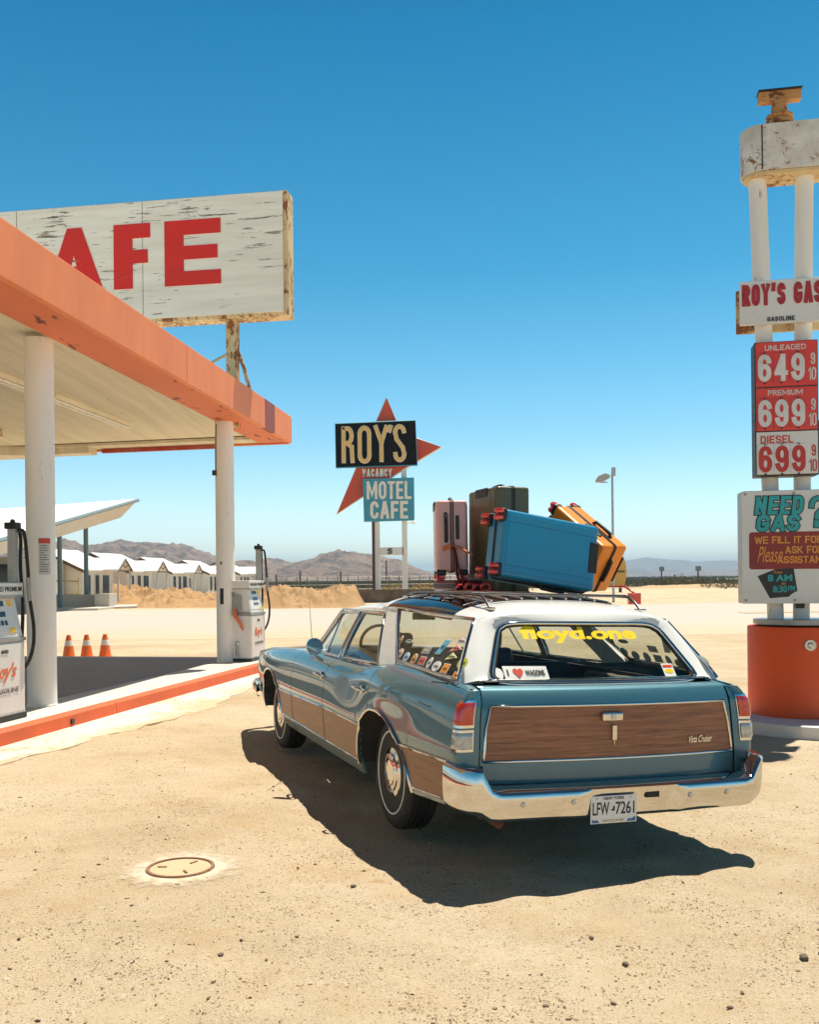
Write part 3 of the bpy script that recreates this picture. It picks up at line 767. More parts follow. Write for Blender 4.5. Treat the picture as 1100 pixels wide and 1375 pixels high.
MB().grid(rows).build('front_bumper', chrome, CAR, 45)

# ---- mirror, aerial, underside, exhaust
mr = MB().lathe([(0, -.055), (.035, -.05), (.058, -.03), (.066, 0), (.066, .012), (.060, .014)], (-1.005, 2.74, 1.01), 24, 'Y')
mr.xf(Matrix.Translation((-1.005, 2.74, 1.01)) @ Matrix.Rotation(pi, 4, 'Z') @ Matrix.Translation((1.005, -2.74, -1.01)))
mir = mr.build('door_mirror', chrome, CAR, 50)
MB().lathe([(0, .004), (.061, .004), (.061, 0)], (-1.005, 2.720, 1.01), 24, 'Y').build('mirror_face', reg(M('mirror_glass', (.6, .62, .63), .03, 1.)), mir, 50)
MB().tube([(-.99, 2.74, .95), (-.97, 2.76, .93), (-.93, 2.77, .90)], .014, 8).build('stalk', chrome, mir, 50)
MB().tube([(-.86, 3.3, .925), (-.90, 3.22, 1.02), (-.98, 3.02, 1.36)], [.006, .004, .002], 6).build('aerial', chrome, CAR)
MB().slab([(-.74, .2), (.74, .2), (.74, 5.6), (-.74, 5.6)], .27, .30).build('floor_pan', dark, CAR)
m = MB()
for sg in (-1, 1):
    for y0, y1, zz in ((.2, .80, .90), (1.75, 4.10, .84), (5.05, 5.45, .70)): m.box((sg * .76, (y0 + y1) / 2, (.29 + zz) / 2), (.02, y1 - y0, zz - .29))
m.box((0, .22, .60), (1.46, .02, .60)); m.box((0, 3.5, .60), (1.5, .02, .60))
m.build('inner_shell', dark, CAR)
MB().tube([(-.55, 1.1, .26), (-.60, .5, .25), (-.62, .32, .235), (-.62, .24, .23)], .026, 10).build('exhaust_pipe', reg(M('rusty_steel', (.16, .06, .03), .8, .3, 0, .4, 30.)), CAR, 50)

# ---- cabin
m = MB().box((0, 1.02, .66), (1.44, 1.55, .06)); m.build('load_floor', dark, CAR)
def bench(y, z, w=1.32):
    m = MB().box((0, y + .28, z - .28), (w, .55, .2)); m.box((0, y, z - .02), (w, .14, .56), Matrix.Rotation(-.22, 3, 'X'))
    return m
bench(1.78, .70).build('rear_seat', seatm, CAR, bevel=.05, seg=3)
fs = bench(2.72, .74).build('front_seat', seatm, CAR, bevel=.05, seg=3)
for x in (-.36, .36): MB().box((x, 2.66, 1.06), (.24, .07, .12)).build('headrest', seatm, fs, bevel=.035, seg=3)
MB().box((0, 3.30, .89), (1.42, .34, .14)).build('dashboard', dark, CAR, bevel=.04, seg=3)
sw = [Vector((-.36 + .19 * cos(t), 3.02 + .07 * sin(t), .99 + .17 * sin(t))) for t in frange(0, 2 * pi, 29)[:-1]]
m = MB().tube(sw, .013, 8, True); m.tube([(-.55, 3.02, .99), (-.36, 3.05, .98), (-.17, 3.02, .99)], .012, 6); m.tube([(-.36, 3.05, .98), (-.36, 3.28, .88)], .022, 8)
m.build('steering_wheel', black, CAR, 50)
MB().box((0, 3.06, 1.235), (.20, .012, .055)).build('rear_view_mirror', dark, CAR, bevel=.006)
m = MB()
for sg in (-1, 1): m.box((sg * .755, 1.9, .82), (.03, 3.1, .22))
m.build('side_trim', dark, CAR)
m = MB()
for sg in (-1, 1): m.box((sg * .70, .95, .76), (.10, 1.3, .30))
m.build('wheel_housing', reg(M('tan_trim', (.16, .13, .10), .7)), CAR, bevel=.03)

# ---- roof rack
rackm = reg(M('rack_dark_metal', (.16, .15, .145), .28, .9))
RK = bpy.data.objects.new('roof_rack', None); col.objects.link(RK); RK.parent = CAR
def rz(x, y): return roof_z(min(abs(x), .66), min(max(y, .5), 2.12))
for sg in (-1, 1):
    x = sg * .50
    MB().tube([(x, .66, rz(x, .66) + .01), (x, .72, rz(x, .7) + .045), (x, .80, 1.432)] + [(x, y, 1.436) for y in frange(.95, 1.85, 8)] + [(x, 2.0, 1.428), (x, 2.08, rz(x, 2.08) + .008)], .009, 8).build('side_rail', rackm, RK, 50)
    for y in (.66, 1.3, 2.08):
        MB().box((x, y, rz(x, y) + .008), (.035, .09, .014)).build('foot', chrome, RK, bevel=.005)
    MB().tube([(x, 1.3, rz(x, 1.3)), (x, 1.3, 1.436)], .009, 8).build('post', rackm, RK, 50)
for y in (.82, 1.15, 1.5, 1.85): MB().tube([(-.5, y, 1.437), (.5, y, 1.437)], .009, 8).build('crossbar', rackm, RK, 50)
for k in range(9):
    x = -.40 + .1 * k
    MB().tube([(x, y, rz(x, y) + .010) for y in frange(.86, 1.98, 10)], .008, 6).build('slat', brushed, RK, 50)
# ------------------------------------------------------------------ suitcases on the rack (z along the long axis from the wheels, x across the wide face, y through the thickness)
redw = reg(M('red_wheel', (.78, .03, .02), .10, 0, 1., .5, 60.))
strapb = reg(M('strap_black', (.02, .018, .018), .55, 0, 0, .3, 40.))
orange_cord = reg(M('orange_cord', (.62, .16, .04), .6))
redcord = reg(M('dark_red_strap', (.16, .02, .015), .6))
def shell_mat(name, c): return weathered(name, c, tuple(x * .75 + .06 for x in c), .1, 5., .32, dirt=tuple(x * .7 + .03 for x in c), dirtamt=.5, bp=.10, fine=22.)
def suitcase(label, mat, L, Wd, T, mtx, guards=True):
    o = bpy.data.objects.new('suitcase', None); col.objects.link(o); o.matrix_world = mtx
    tag(o, label, 'suitcase', 'suitcases piled on the roof rack')
    z0 = .055
    bm = bmesh.new()
    bmesh.ops.create_cube(bm, size=1)
    for v in bm.verts: v.co = Vector((v.co.x * Wd, v.co.y * T, z0 + (v.co.z + .5) * (L - z0)))
    bmesh.ops.bevel(bm, geom=bm.edges[:], offset=.028, segments=5, profile=.6, affect='EDGES')
    me = bpy.data.meshes.new('shell'); bm.to_mesh(me); bm.free(); me.materials.append(mat)
    me.shade_smooth(); me.set_sharp_from_angle(angle=R(50))
    s = bpy.data.objects.new('shell', me); col.objects.link(s); s.parent = o
    # raised panels either side of two long grooves on each wide face
    m = MB()
    for sg in (-1, 1):
        for x0, x1 in ((-.5 * Wd + .03, -.33 * Wd), (-.318 * Wd, .318 * Wd), (.33 * Wd, .5 * Wd - .03)):
            m.box(((x0 + x1) / 2, sg * (T / 2 + .0005), (z0 + L) / 2), (x1 - x0, .007, L - z0 - .06))
    m.build('ribs', mat, s, bevel=.003)
    # frame seam running round the narrow sides
    r = .026
    def loop(off):
        w, a, b = Wd / 2 + off, z0 - off, L + off; pts = []
        for cx, cz, st in ((w - r, b - r, 0), (-w + r, b - r, 90), (-w + r, a + r, 180), (w - r, a + r, 270)):
            for k in range(6):
                t = R(st + 18 * k); pts.append((cx + r * cos(t), 0, cz + r * sin(t)))
        return pts
    m = MB()
    for dy in (-.008, .008): m.tube([(x, dy, z) for x, y, z in loop(.002)], .005, 6, True)
    m.build('seam', strapb, o, 60)
    # side handle with its lock strip, top handle
    m = MB(); zc = z0 + (L - z0) * .62
    m.tube([(Wd / 2 - .004, -.045, zc - .10), (Wd / 2 + .022, -.045, zc - .08), (Wd / 2 + .026, -.045, zc), (Wd / 2 + .022, -.045, zc + .08), (Wd / 2 - .004, -.045, zc + .10)], .013, 8)
    m.build('side_handle', strapb, o, 50)
    MB().box((Wd / 2 + .004, .038, zc), (.012, .024, .17)).build('lock_strip', strapb, o, bevel=.004)
    MB().tube([(-.09, 0, L - .004), (-.075, 0, L + .022), (0, 0, L + .026), (.075, 0, L + .022), (.09, 0, L - .004)], .012, 8).build('top_handle', strapb, o, 50)
    MB().box((0, -T / 2 - .004, L - .03), (.20, .012, .062)).build('handle_plate', strapb, o, bevel=.004)
    if guards:
        for a in (-1, 1):
            for b in (-1, 1):
                g = MB().box((a * (Wd / 2 - .04), b * (T / 2 - .032), z0 - .004), (.085, .068, .045)).build('wheel_housing', strapb, o, bevel=.012, seg=3)
                for d in (-.021, .021):
                    MB().lathe([(0, -.010), (.015, -.013), (.018, -.009), (.030, -.013), (.035, -.006), (.035, .006), (.030, .013), (.018, .009), (.015, .013), (0, .010)], (a * (Wd / 2 - .04) + d, b * (T / 2 - .026), z0 - .032), 18, 'X').build('wheel', redw, g, 40)
    return o
def frame(x, y, z, loc):
    m = Matrix((x, y, z)).transposed().to_4x4(); m.translation = loc; return m
V = Vector
# olive: narrow side turned to the right of the camera
c20, s20 = cos(R(20)), sin(R(20))
X = V((s20, -c20, 0)); Z = V((0, .02, 1)).normalized(); Y = Z.cross(X).normalized()
suitcase('large dark olive suitcase standing behind the blue one, tallest of the pile', reg(shell_mat('shell_olive', (.105, .096, .043))), .80, .50, .255, frame(X, Y, Z, V((.640, 6.98, 1.40))))
# pink: narrow side faces the camera
X = V((.02, -1, 0)).normalized(); Z = V((-.012, 0.01, 1)).normalized(); Y = Z.cross(X).normalized()
suitcase('pale pink suitcase standing upright at the left end of the roof load', reg(shell_mat('shell_pink', (.74, .385, .345))), .565, .42, .222, frame(X, Y, Z, V((.305, 7.10, 1.555))))
# blue: lying on its long side, wide face to the camera, tilted
a = R(18); t = R(-9.5)
L0 = V((cos(a), sin(a), 0)); F = V((sin(a), -cos(a), 0)); U = V((0, 0, 1))
Lx = (L0 * cos(t) + U * sin(t)).normalized(); Ux = (U * cos(t) - L0 * sin(t)).normalized()
tl = R(6); Fx = (F * cos(tl) + Ux * sin(tl)).normalized(); Uy = (Ux * cos(tl) - F * sin(tl)).normalized()
# local z = Lx, local y: -y faces the camera => y = -Fx, x = y cross z
Yb = -Fx; Xb = Yb.cross(Lx).normalized()
suitcase('bright blue suitcase lying on its side nearest the tailgate, red wheels left', reg(shell_mat('shell_blue', (.018, .255, .455))), .735, .435, .26, frame(Xb, Yb, Lx, V((.865, 6.36, 1.725)) - Lx * .39))
# orange: leaning, wheels up
th = R(34); ca, cb = .83, .557
Lo = V((ca * sin(th), -ca * cos(th), -cb)); N = V((cb * sin(th), -cb * cos(th), ca)); To = V((cos(th), sin(th), 0))
Pc = V(((828 - 550) / 1300 * 6.66, 6.66, EYE + 41 / 1300 * 6.66))
org = Pc - Lo * .62 - N * .19
suitcase('orange suitcase leaning on the right of the pile with its wheels up', reg(shell_mat('shell_orange', (.90, .255, .016))), .62, .38, .245, frame(N, Lo.cross(N), Lo, org))
# coral one behind the blue, and two flat ones underneath
X = V((0, 0, 1)); Z = V((1, .15, -.10)).normalized(); Y = Z.cross(X).normalized(); X = Y.cross(Z).normalized()
suitcase('coral red suitcase on its side, mostly hidden behind the blue one', reg(shell_mat('shell_coral', (.42, .10, .085))), .52, .40, .22, frame(X, Y, Z, V((.80, 7.22, 1.83))))
ry = Matrix.Rotation(YAW, 3, 'Z')
X = ry @ V((0, 1, 0)); Z = ry @ V((1, 0, 0)); Y = Z.cross(X)
suitcase('flat maroon suitcase lying under the pink and olive ones', reg(shell_mat('shell_maroon', (.20, .018, .016))), .52, .46, .075, frame(X, Y, Z, V((.20, 7.05, 1.508))), False)
suitcase('pale sea green suitcase lying flat at the front end of the rack', reg(shell_mat('shell_seagreen', (.25, .44, .40))), .56, .30, .085, frame(X, Y, Z, V((.20, 7.36, 1.485))), False)
# cords over the pile
m = MB(); m.tube([(.20, 6.985, 1.76), (.25, 6.872, 1.79), (.31, 6.868, 1.80), (.37, 6.870, 1.775), (.45, 6.86, 1.73)], .008, 6)
m.tube([(.195, 6.985, 1.745), (.25, 6.868, 1.77), (.30, 6.866, 1.795)], .008, 6)
tag(m.build('bungee_cord', orange_cord, None, 60), 'orange bungee cord stretched across the pink suitcase', 'cord')
m = MB(); m.tube([(.305, 6.866, 1.80), (.33, 6.862, 1.70), (.335, 6.86, 1.60), (.36, 6.85, 1.50)], .009, 6); m.tube([(.325, 6.866, 1.78), (.345, 6.862, 1.66), (.38, 6.84, 1.53)], .007, 6)
tag(m.build('luggage_strap', redcord, None, 60), 'dark red strap hanging down the front of the pink suitcase', 'strap')
m = MB()
for k, (x, y, z) in enumerate(((.42, 6.72, 1.50), (.47, 6.66, 1.49), (.36, 6.78, 1.49), (.52, 6.60, 1.50))):
    m.tube([(x + .03 * cos(t), y + .01 * sin(2 * t), z + .026 * sin(t)) for t in frange(0, 2 * pi, 13)[:-1]], .011, 6, True)
tag(m.build('ratchet_strap', redw, None, 60), 'bright red coiled tie straps on the rack below the blue suitcase wheels', 'strap')
m = MB().box((1.40, 6.03, 1.425), (.075, .05, .07)); m.tube([(1.40, 6.03, 1.46), (1.36, 6.1, 1.50), (1.30, 6.3, 1.50)], .008, 6)
tag(m.build('tie_down_block', redw, None, 40, bevel=.012), 'small red tie-down block hooked to the rear right foot of the roof rack', 'tie-down')

# ------------------------------------------------------------------ filling station
concrete = reg(weathered('concrete_pale', (.60, .565, .50), (.40, .35, .28), .3, 1.2, .85, dirt=(.36, .30, .23), dirtamt=.4, bp=.2, fine=8.))
orange_kerb = reg(weathered('kerb_orange_paint', (.74, .125, .03), (.42, .30, .22), .25, 2.2, .7, dirt=(.40, .09, .04), dirtamt=.6, bp=.3, fine=11.))
fascia_m = reg(weathered('fascia_orange_paint', (.86, .265, .095), (.22, .05, .03), .06, 1.6, .6, (1, 1, .22), dirt=(.58, .15, .07), dirtamt=.5, bp=.1, fine=3.5))
soffit_m = reg(weathered('soffit_orange_paint', (.76, .20, .085), (.16, .035, .03), .68, 1.4, .65, (1, .40, 1), dirt=(.50, .12, .06), dirtamt=.5, bp=.1, fine=3.2))
cream = reg(weathered('ceiling_cream', (.84, .78, .62), (.45, .38, .27), .3, .8, .8, (6, .25, 1), dirt=(.48, .40, .29), dirtamt=.6, bp=.15, fine=4.))
offw = reg(weathered('post_white_paint', (.84, .81, .75), (.36, .27, .19), .34, 1.4, .6, (1, 1, .3), dirt=(.55, .48, .38), dirtamt=.35, bp=.12, fine=9.))
pump_w = reg(weathered('pump_white', (.74, .73, .69), (.35, .30, .24), .1, 2., .35, dirt=(.55, .50, .42), dirtamt=.35, bp=.06, fine=12.))
pump_g = reg(M('pump_grey', (.34, .33, .31), .4, .5, 0, .15, 8.))
screen = reg(M('pump_display', (.03, .032, .03), .15)); ink = reg(M('ink_black', (.02, .02, .02), .5)); inkred = reg(M('ink_red', (.55, .055, .03), .5)); inkor = reg(M('ink_orange', (.72, .17, .05), .5))

def jag(a, b, n, amp, seed):
    r2 = random.Random(seed); return [(lerp(a[0], b[0], t) + r2.uniform(-amp, amp) * (0 < t < 1), lerp(a[1], b[1], t) + r2.uniform(-amp, amp) * (0 < t < 1)) for t in frange(0, 1, n)]
PA, PB = V((-3.94, 9.19)), V((-2.62, 16.12)); pd = (PB - PA).normalized(); pn = V((pd.y, -pd.x))
P0 = PA - pd * 9; P1 = PB + pd * 1.9
def pp(s, o): q = PA + pd * s + pn * o; return (q.x, q.y)
len_ = (P1 - PA).length
pad = MB().slab([pp(-9, -.16), pp(len_, -.16), pp(len_, -9), pp(-9, -9)], -.1, .137).build('pavement', concrete, None)
pad['kind'] = 'structure'
k = MB(); edges = [-9, -6.1, -3.2, -.6, 2.35, 5.2, len_]
for a, b in zip(edges, edges[1:]):
    q = []
    for s in frange(a + .004, b - .004, 8): q.append([pp(s, -.156), pp(s, -.03), pp(s, -.006), pp(s, .012)])
    k.rings([[(r[0][0], r[0][1], .14), (r[1][0], r[1][1], .141), (r[2][0], r[2][1], .125), (r[3][0], r[3][1], -.06), (r[0][0], r[0][1], -.06)] for r in q])
kb = k.build('kerb', [orange_kerb], None); kb['kind'] = 'structure'
m = MB().box((0, 0, 0), (.06, .02, .055), Matrix.Rotation(-math.atan2(pd.x, pd.y) , 3, 'Z')); m.xf(Matrix.Translation((pp(1.35, .008)[0], pp(1.35, .008)[1], .055)) @ Matrix.Rotation(R(90), 4, 'Z'))
tag(m.build('drain_outlet', ink, None), 'small dark square drain hole in the orange kerb face', 'drain')
shaded_floor = reg(weathered('forecourt_shade_grey', (.32, .29, .26), (.22, .2, .18), .3, 1.5, .9, dirt=(.2, .18, .17), dirtamt=.5, bp=.3, fine=20.))  # grey darkened to carry the canopy's shade on the concrete floor
fc = MB().slab([pp(-9, -.95), pp(len_ - .3, -.95), pp(len_ - .3, -9), pp(-9, -9)], .10, .1415).build('forecourt', shaded_floor, None); fc['kind'] = 'structure'
ap = jag(pp(-9, 1.1), pp(-.9, .62), 26, .05, 3) + jag(pp(-.8, .55), pp(3.2, .95), 18, .06, 4) + jag(pp(3.3, .85), pp(len_, .25), 20, .05, 5) + [pp(len_, -.1), pp(-9, -.1)]
apron_m = reg(weathered('apron_concrete', (.70, .645, .55), (.50, .38, .25), .8, .7, .9, dirt=(.54, .42, .28), dirtamt=.9, bp=.3, fine=5.))
t_ = apron_m.node_tree; b_ = t_.nodes['Principled BSDF']; src = b_.inputs['Base Color'].links[0].from_socket
tcA = t_.nodes.new('ShaderNodeTexCoord'); dpA = t_.nodes.new('ShaderNodeVectorMath'); dpA.operation = 'DOT_PRODUCT'; dpA.inputs[1].default_value = (pn.x, pn.y, 0)
t_.links.new(tcA.outputs['Object'], dpA.inputs[0])
adA = t_.nodes.new('ShaderNodeMath'); adA.operation = 'MULTIPLY_ADD'; t_.links.new(tex(t_, 1.1, 9, .7), adA.inputs[0]); adA.inputs[1].default_value = 1.5; t_.links.new(dpA.outputs['Value'], adA.inputs[2])
mpA = t_.nodes.new('ShaderNodeMapRange'); o0 = PA.dot(pn) + .75; mpA.inputs['From Min'].default_value = o0 + .46; mpA.inputs['From Max'].default_value = o0 + .74; t_.links.new(adA.outputs[0], mpA.inputs[0])
t_.links.new(mix(t_, mpA.outputs[0], src, (.555, .425, .265)), b_.inputs['Base Color'])
apron = MB().slab(ap, -.05, .003).build('apron', apron_m, None); apron['kind'] = 'structure'

# canopy
CA, CB = V((-3.72, 8.87)), V((-2.39, 19.9)); cd = (CB - CA).normalized(); cn = V((cd.y, -cd.x))
def cp(s, o): q = CB + cd * s + cn * o; return (q.x, q.y)
CAN = empty('canopy', (0, 0, 0), 0, 'petrol station canopy with a flat orange fascia and cream ceiling on white round columns', 'canopy')
Lc = 19.
ZB, ZTp = 4.385, 4.925
FD1 = V(cp(0, 0)); farv = (V((-9.0, 21.3)) - FD1).normalized()
def far(o, s=0): q = FD1 + farv * o + cd * s; return (q.x, q.y)
MB().slab([cp(-Lc, 0), cp(-2.05, 0), cp(-2.05, -.09), cp(-Lc, -.09)], ZB, ZTp).build('fascia', fascia_m, CAN, bevel=.008)
MB().slab([cp(-1.35, 0), far(0), cp(-.09, -.09), cp(-1.35, -.09)], ZB, ZTp).build('fascia', fascia_m, CAN, bevel=.008)
for s_, w_ in ((-11.6, .007), (-6.2, .005)):
    MB().slab([cp(s_, .0015), cp(s_ + w_, .0015), cp(s_ + w_, -.01), cp(s_, -.01)], ZB + .004, ZTp - .004).build('panel_seam', ink, CAN)
MB().slab([cp(-2.048, .002), cp(-1.352, .002), cp(-1.352, -.09), cp(-2.048, -.09)], ZB + .002, ZTp - .002).build('fascia_patch', reg(M('fascia_purple_patch', (.30, .085, .075), .7)), CAN)
MB().slab([far(.05, -.0), far(14, 0), far(14, -.09), far(.05, -.09)], ZB - .02, ZTp).build('fascia', fascia_m, CAN)
MB().slab([cp(-Lc, -.091), cp(-.092, -.091), cp(-.092, -.67), cp(-Lc, -.67)], ZB + .003, ZB + .05).build('soffit', soffit_m, CAN)
MB().slab([cp(-Lc, -.671), cp(-.75, -.671), far(14, -.75), (cp(-Lc, 0)[0] - 14, cp(-Lc, 0)[1] + 2)], ZB + .07, ZB + .16).build('ceiling', cream, CAN)
MB().slab([far(.7, -.10), far(14, -.10), far(14, -.62), far(.7, -.62)], ZB + .02, ZB + .08).build('ceiling_border', cream, CAN)
mm = MB(); mm.slab([far(4.35, -.11), far(5.6, -.11), far(5.6, -.50), far(4.35, -.50)], ZB - .10, ZB + .06); mm.slab([far(5.62, -.11), far(13.9, -.11), far(13.9, -3.6), far(5.62, -.60)], ZB - .12, ZB + .069)
mm.build('beam', cream, CAN)
MB().slab([far(1.6, -.11), far(4.2, -.11), far(4.2, -.20), far(1.6, -.20)], ZB - .07, ZB + .015).build('trim_board', reg(weathered('red_board', (.45, .05, .03), (.6, .5, .35), .3, 2.)), CAN)
MB().slab([cp(-Lc, -.1), cp(-.1, -.1), far(13.9, -.1), (cp(-Lc, 0)[0] - 14, cp(-Lc, 0)[1] + 2)], ZB + .17, ZTp - .03).build('roof_deck', cream, CAN)
# strip lights under the ceiling
lampm = reg(M('tube_white', (.85, .84, .78), .3)); 
for s0 in (-9.1, -5.75, -12.5):
    f = MB().slab([cp(s0, -2.32), cp(s0 + 3.1, -2.32), cp(s0 + 3.1, -2.50), cp(s0, -2.50)], ZB - .01, ZB + .068).build('light_fitting', cream, CAN, bevel=.01)
    for o in (-2.36, -2.46):
        a, b = cp(s0 + .05, o), cp(s0 + 3.05, o)
        MB().cyl((a[0], a[1], ZB - .03), (b[0], b[1], ZB - .03), .019, n=10).build('tube', lampm, f, 50)
def column(x, y, rr_, h, label, grp):
    c = empty('column', (x, y, .137), 0, label, 'column', grp)
    MB().lathe([(rr_ * 1.05, -.02), (rr_ * 1.06, .018), (rr_ * 1.0, .024), (rr_, h - .02), (rr_, h)], n=40).build('shaft', offw, c, 40)
    MB().lathe([(rr_ + .003, h - .42), (rr_ + .003, h - .41)], n=40).build('weld_ring', offw, c)
    return c
c1 = column(-4.285, 11.25, .163, ZB - .13, 'white round canopy column beside the near fuel pump with a printed notice', 'canopy columns')
def on_col(ax, w, z0, z1, mat, name, par, rr_, ext=.004):
    m = MB().rings([[( (rr_ + e) * sin(ax + t), -(rr_ + e) * cos(ax + t), z) for t in frange(-w, w, 9)] + [((rr_ + e - .005) * sin(ax + t), -(rr_ + e - .005) * cos(ax + t), z) for t in frange(w, -w, 9)] for z, e in ((z0, ext), (z1, ext))], True, True)
    return m.build(name, mat, par, 60)
nz = .137
note = on_col(.62, .40, 1.52, 1.88, reg(M('notice_paper', (.55, .54, .51), .6, 0, 0, .06, 30.)), 'notice', c1, .163)
on_col(.62, .40, 1.88, 1.94, inkred, 'notice_header', note, .163, .0045)
lines = MB()
for i in range(12):
    z = 1.85 - .027 * i; w0 = .34 if i not in (3, 7) else .2
    lines.rings([[(.1685 * sin(.62 + t), -.1685 * cos(.62 + t), z_) for t in frange(-.34, -.34 + 2 * w0 * (.7 + .3 * rnd.random()), 9)] for z_ in (z, z + .009)], False, False)
lines.build('printed_lines', reg(M('ink_grey', (.16, .15, .15), .6)), note)
c2 = column(-3.27, 17.2, .165, ZB - .13, 'white round canopy column at the far end with a dark cut-out near its foot', 'canopy columns')
on_col(-.25, .20, 1.02, 1.30, ink, 'access_hole', c2, .165); on_col(-.3, .09, 1.72, 1.77, ink, 'plate', c2, .165)
bx = MB().box((-.16, -.11, 3.34), (.07, .05, .09)); bx.tube([(-.14, -.1, 3.39), (-.13, -.12, 3.9), (-.12, -.12, 4.2)], .008, 6); bx.build('conduit_box', ink, c2)

# pumps: local x faces the drive, y along the kerb
def pump(x, y, label):
    p = empty('fuel_pump', (x, y, .142), -math.atan2(pd.x, pd.y), label, 'fuel pump', 'fuel pumps')
    w, d = .74, .46
    MB().box((0, 0, .025), (d + .02, w + .02, .05)).build('plinth', ink, p)
    cab = MB().box((0, 0, .43), (d, w, .76)).build('cabinet', pump_w, p, bevel=.012)
    MB().box((d / 2 + .002, 0, .44), (.012, w - .05, .72)).build('door_panel', pump_w, cab, bevel=.006)
    MB().box((0, 0, .832), (d + .025, w + .025, .04)).build('trim_band', pump_g, p, bevel=.006)
    m = MB().prism([(-d / 2 + .02, .853), (d / 2 - .0, .853), (d / 2 - .10, 1.29), (-d / 2 + .12, 1.29)], -w / 2 + .03, w / 2 - .03)
    up = m.build('display_housing', pump_w, p, bevel=.012)
    MB().box((0, 0, 1.36), (d - .04, w + .03, .14)).build('header', pump_w, p, bevel=.012)
    MB().box((0, 0, 1.283), (d - .03, w + .02, .018)).build('header_trim', pump_g, p)
    sl = Matrix.Rotation(math.atan2(.10, .437), 4, 'Y')
    def face(yc, zc, wy, hz, mat, nm, par, dp=.010):
        xx = d / 2 - .10 * (zc - .853) / .437
        m = MB().box((0, 0, 0), (dp, wy, hz)); m.xf(Matrix.Translation((xx + .002, yc, zc)) @ Matrix.Rotation(-math.atan2(.10, .437), 4, 'Y')); return m.build(nm, mat, par, bevel=.002)
    face(0, 1.09, w - .12, .36, pump_w, 'control_panel', up, .012)
    for zc in (1.21, 1.10): face(-.02, zc, .24, .055, screen, 'display', up, .02)
    for k in range(4): face(-.11 + .065 * k, 1.01, .045, .05, screen, 'button', up, .02)
    face(.20, 1.21, .07, .07, reg(MAT['yellow_vinyl']), 'sticker', up, .019); face(.17, .93, .10, .05, MAT['yellow_vinyl'], 'sticker', up, .019)
    def tf(v): return V((d / 2 + .010 + v.y, v.x, v.z))
    text('lettering', 'Roy\'s', -.22, .20, .40, .60, 0, inkor, cab, .02, .004, .45, fwd=1, xf=tf)
    text('lettering', 'GASOLINE', -.20, .24, .29, .34, 0, reg(MAT['ink_grey']), cab, .0, .004, .2, fwd=1, xf=tf)
    text('lettering', 'NOTICE', -.06, .06, .70, .735, 0, ink, cab, .01, .004, fwd=1, xf=tf)
    text('lettering', 'UNLEADED PREMIUM', -w / 2 + .03, w / 2 - .02, 1.335, 1.385, 0, ink, p, .006, .004, fwd=1, xf=lambda v: V((d / 2 - .020 + v.y, v.x, v.z)))
    mast = MB().box((.14, w / 2 - .06, 1.72), (.09, .07, .58)).build('hose_mast', pump_g, p, bevel=.008)
    m = MB().box((.14, w / 2 - .06, 2.03), (.13, .12, .07)); m.cyl((.14, w / 2 - .06, 2.06), (.14, w / 2 - .06, 2.10), .03, .02); m.build('mast_cap', black, mast, bevel=.01)
    for yy, bulge in ((w / 2 - .02, .30), (w / 2 + .03, .17)):
        if yy > w / 2: pts = [(.14, yy - .04, 1.98), (.16, yy + .02, 1.93), (.15, yy + .03, 1.6), (.16, yy + .05, 1.2), (.14, yy + .06, .85), (.12, yy + .06, .60), (.06, yy + .02, .50), (-.05, yy - .02, .48)]
        else: pts = [(.18, yy - .02, 1.98), (.235, yy + .02, 1.95), (.26, yy + .04, 1.60), (.27, yy + .06, 1.25), (.30, yy + .08, .95), (.28, yy + .08, .70), (.20, yy + .06, .52), (.06, yy + .0, .44)]
        dense = []
        for i in range(40):
            t = i / 39 * (len(pts) - 1); tb = [[(k, q[c]) for k, q in enumerate(pts)] for c in range(3)]
            dense.append(tuple(spline(tb[c], t) for c in range(3)))
        h = MB().tube(dense, .019, 8).build('hose', black, p, 60)
        if yy < w / 2: MB().tube(dense[13:18], .027, 10).build('breakaway', pump_g, h, 50)
    # nozzle holstered on the narrow side facing the road
    MB().box((-.02, -w / 2 - .012, 1.02), (.16, .03, .30)).build('holster', pump_g, p, bevel=.008)
    nz_ = MB().tube([(-.06, -w / 2 - .05, .93), (-.03, -w / 2 - .07, .80), (.05, -w / 2 - .06, .68), (.10, -w / 2 - .05, .55)], [.03, .032, .028, .016], 10); nz_.build('nozzle', inkor, p, 50)
    MB().box((-.10, -w / 2 - .012, 1.20), (.05, .02, .06)).build('switch_box', pump_g, p); gg = MB().lathe([(0, -.03), (.035, -.02), (.04, 0)], (-.02, -w / 2 - .01, .32), 14, 'Y').build('gauge', chrome, p, 40); MB().cyl((-.02, -w / 2 - .03, .30), (-.02, -w / 2 - .03, .08), .025).build('conduit', pump_g, p, 40)
    return p
pump(-4.40, 9.98, 'white fuel pump at the left edge of the picture in front of the near column')
pump(-2.96, 17.45, 'white fuel pump with a looping black hose behind the far column')

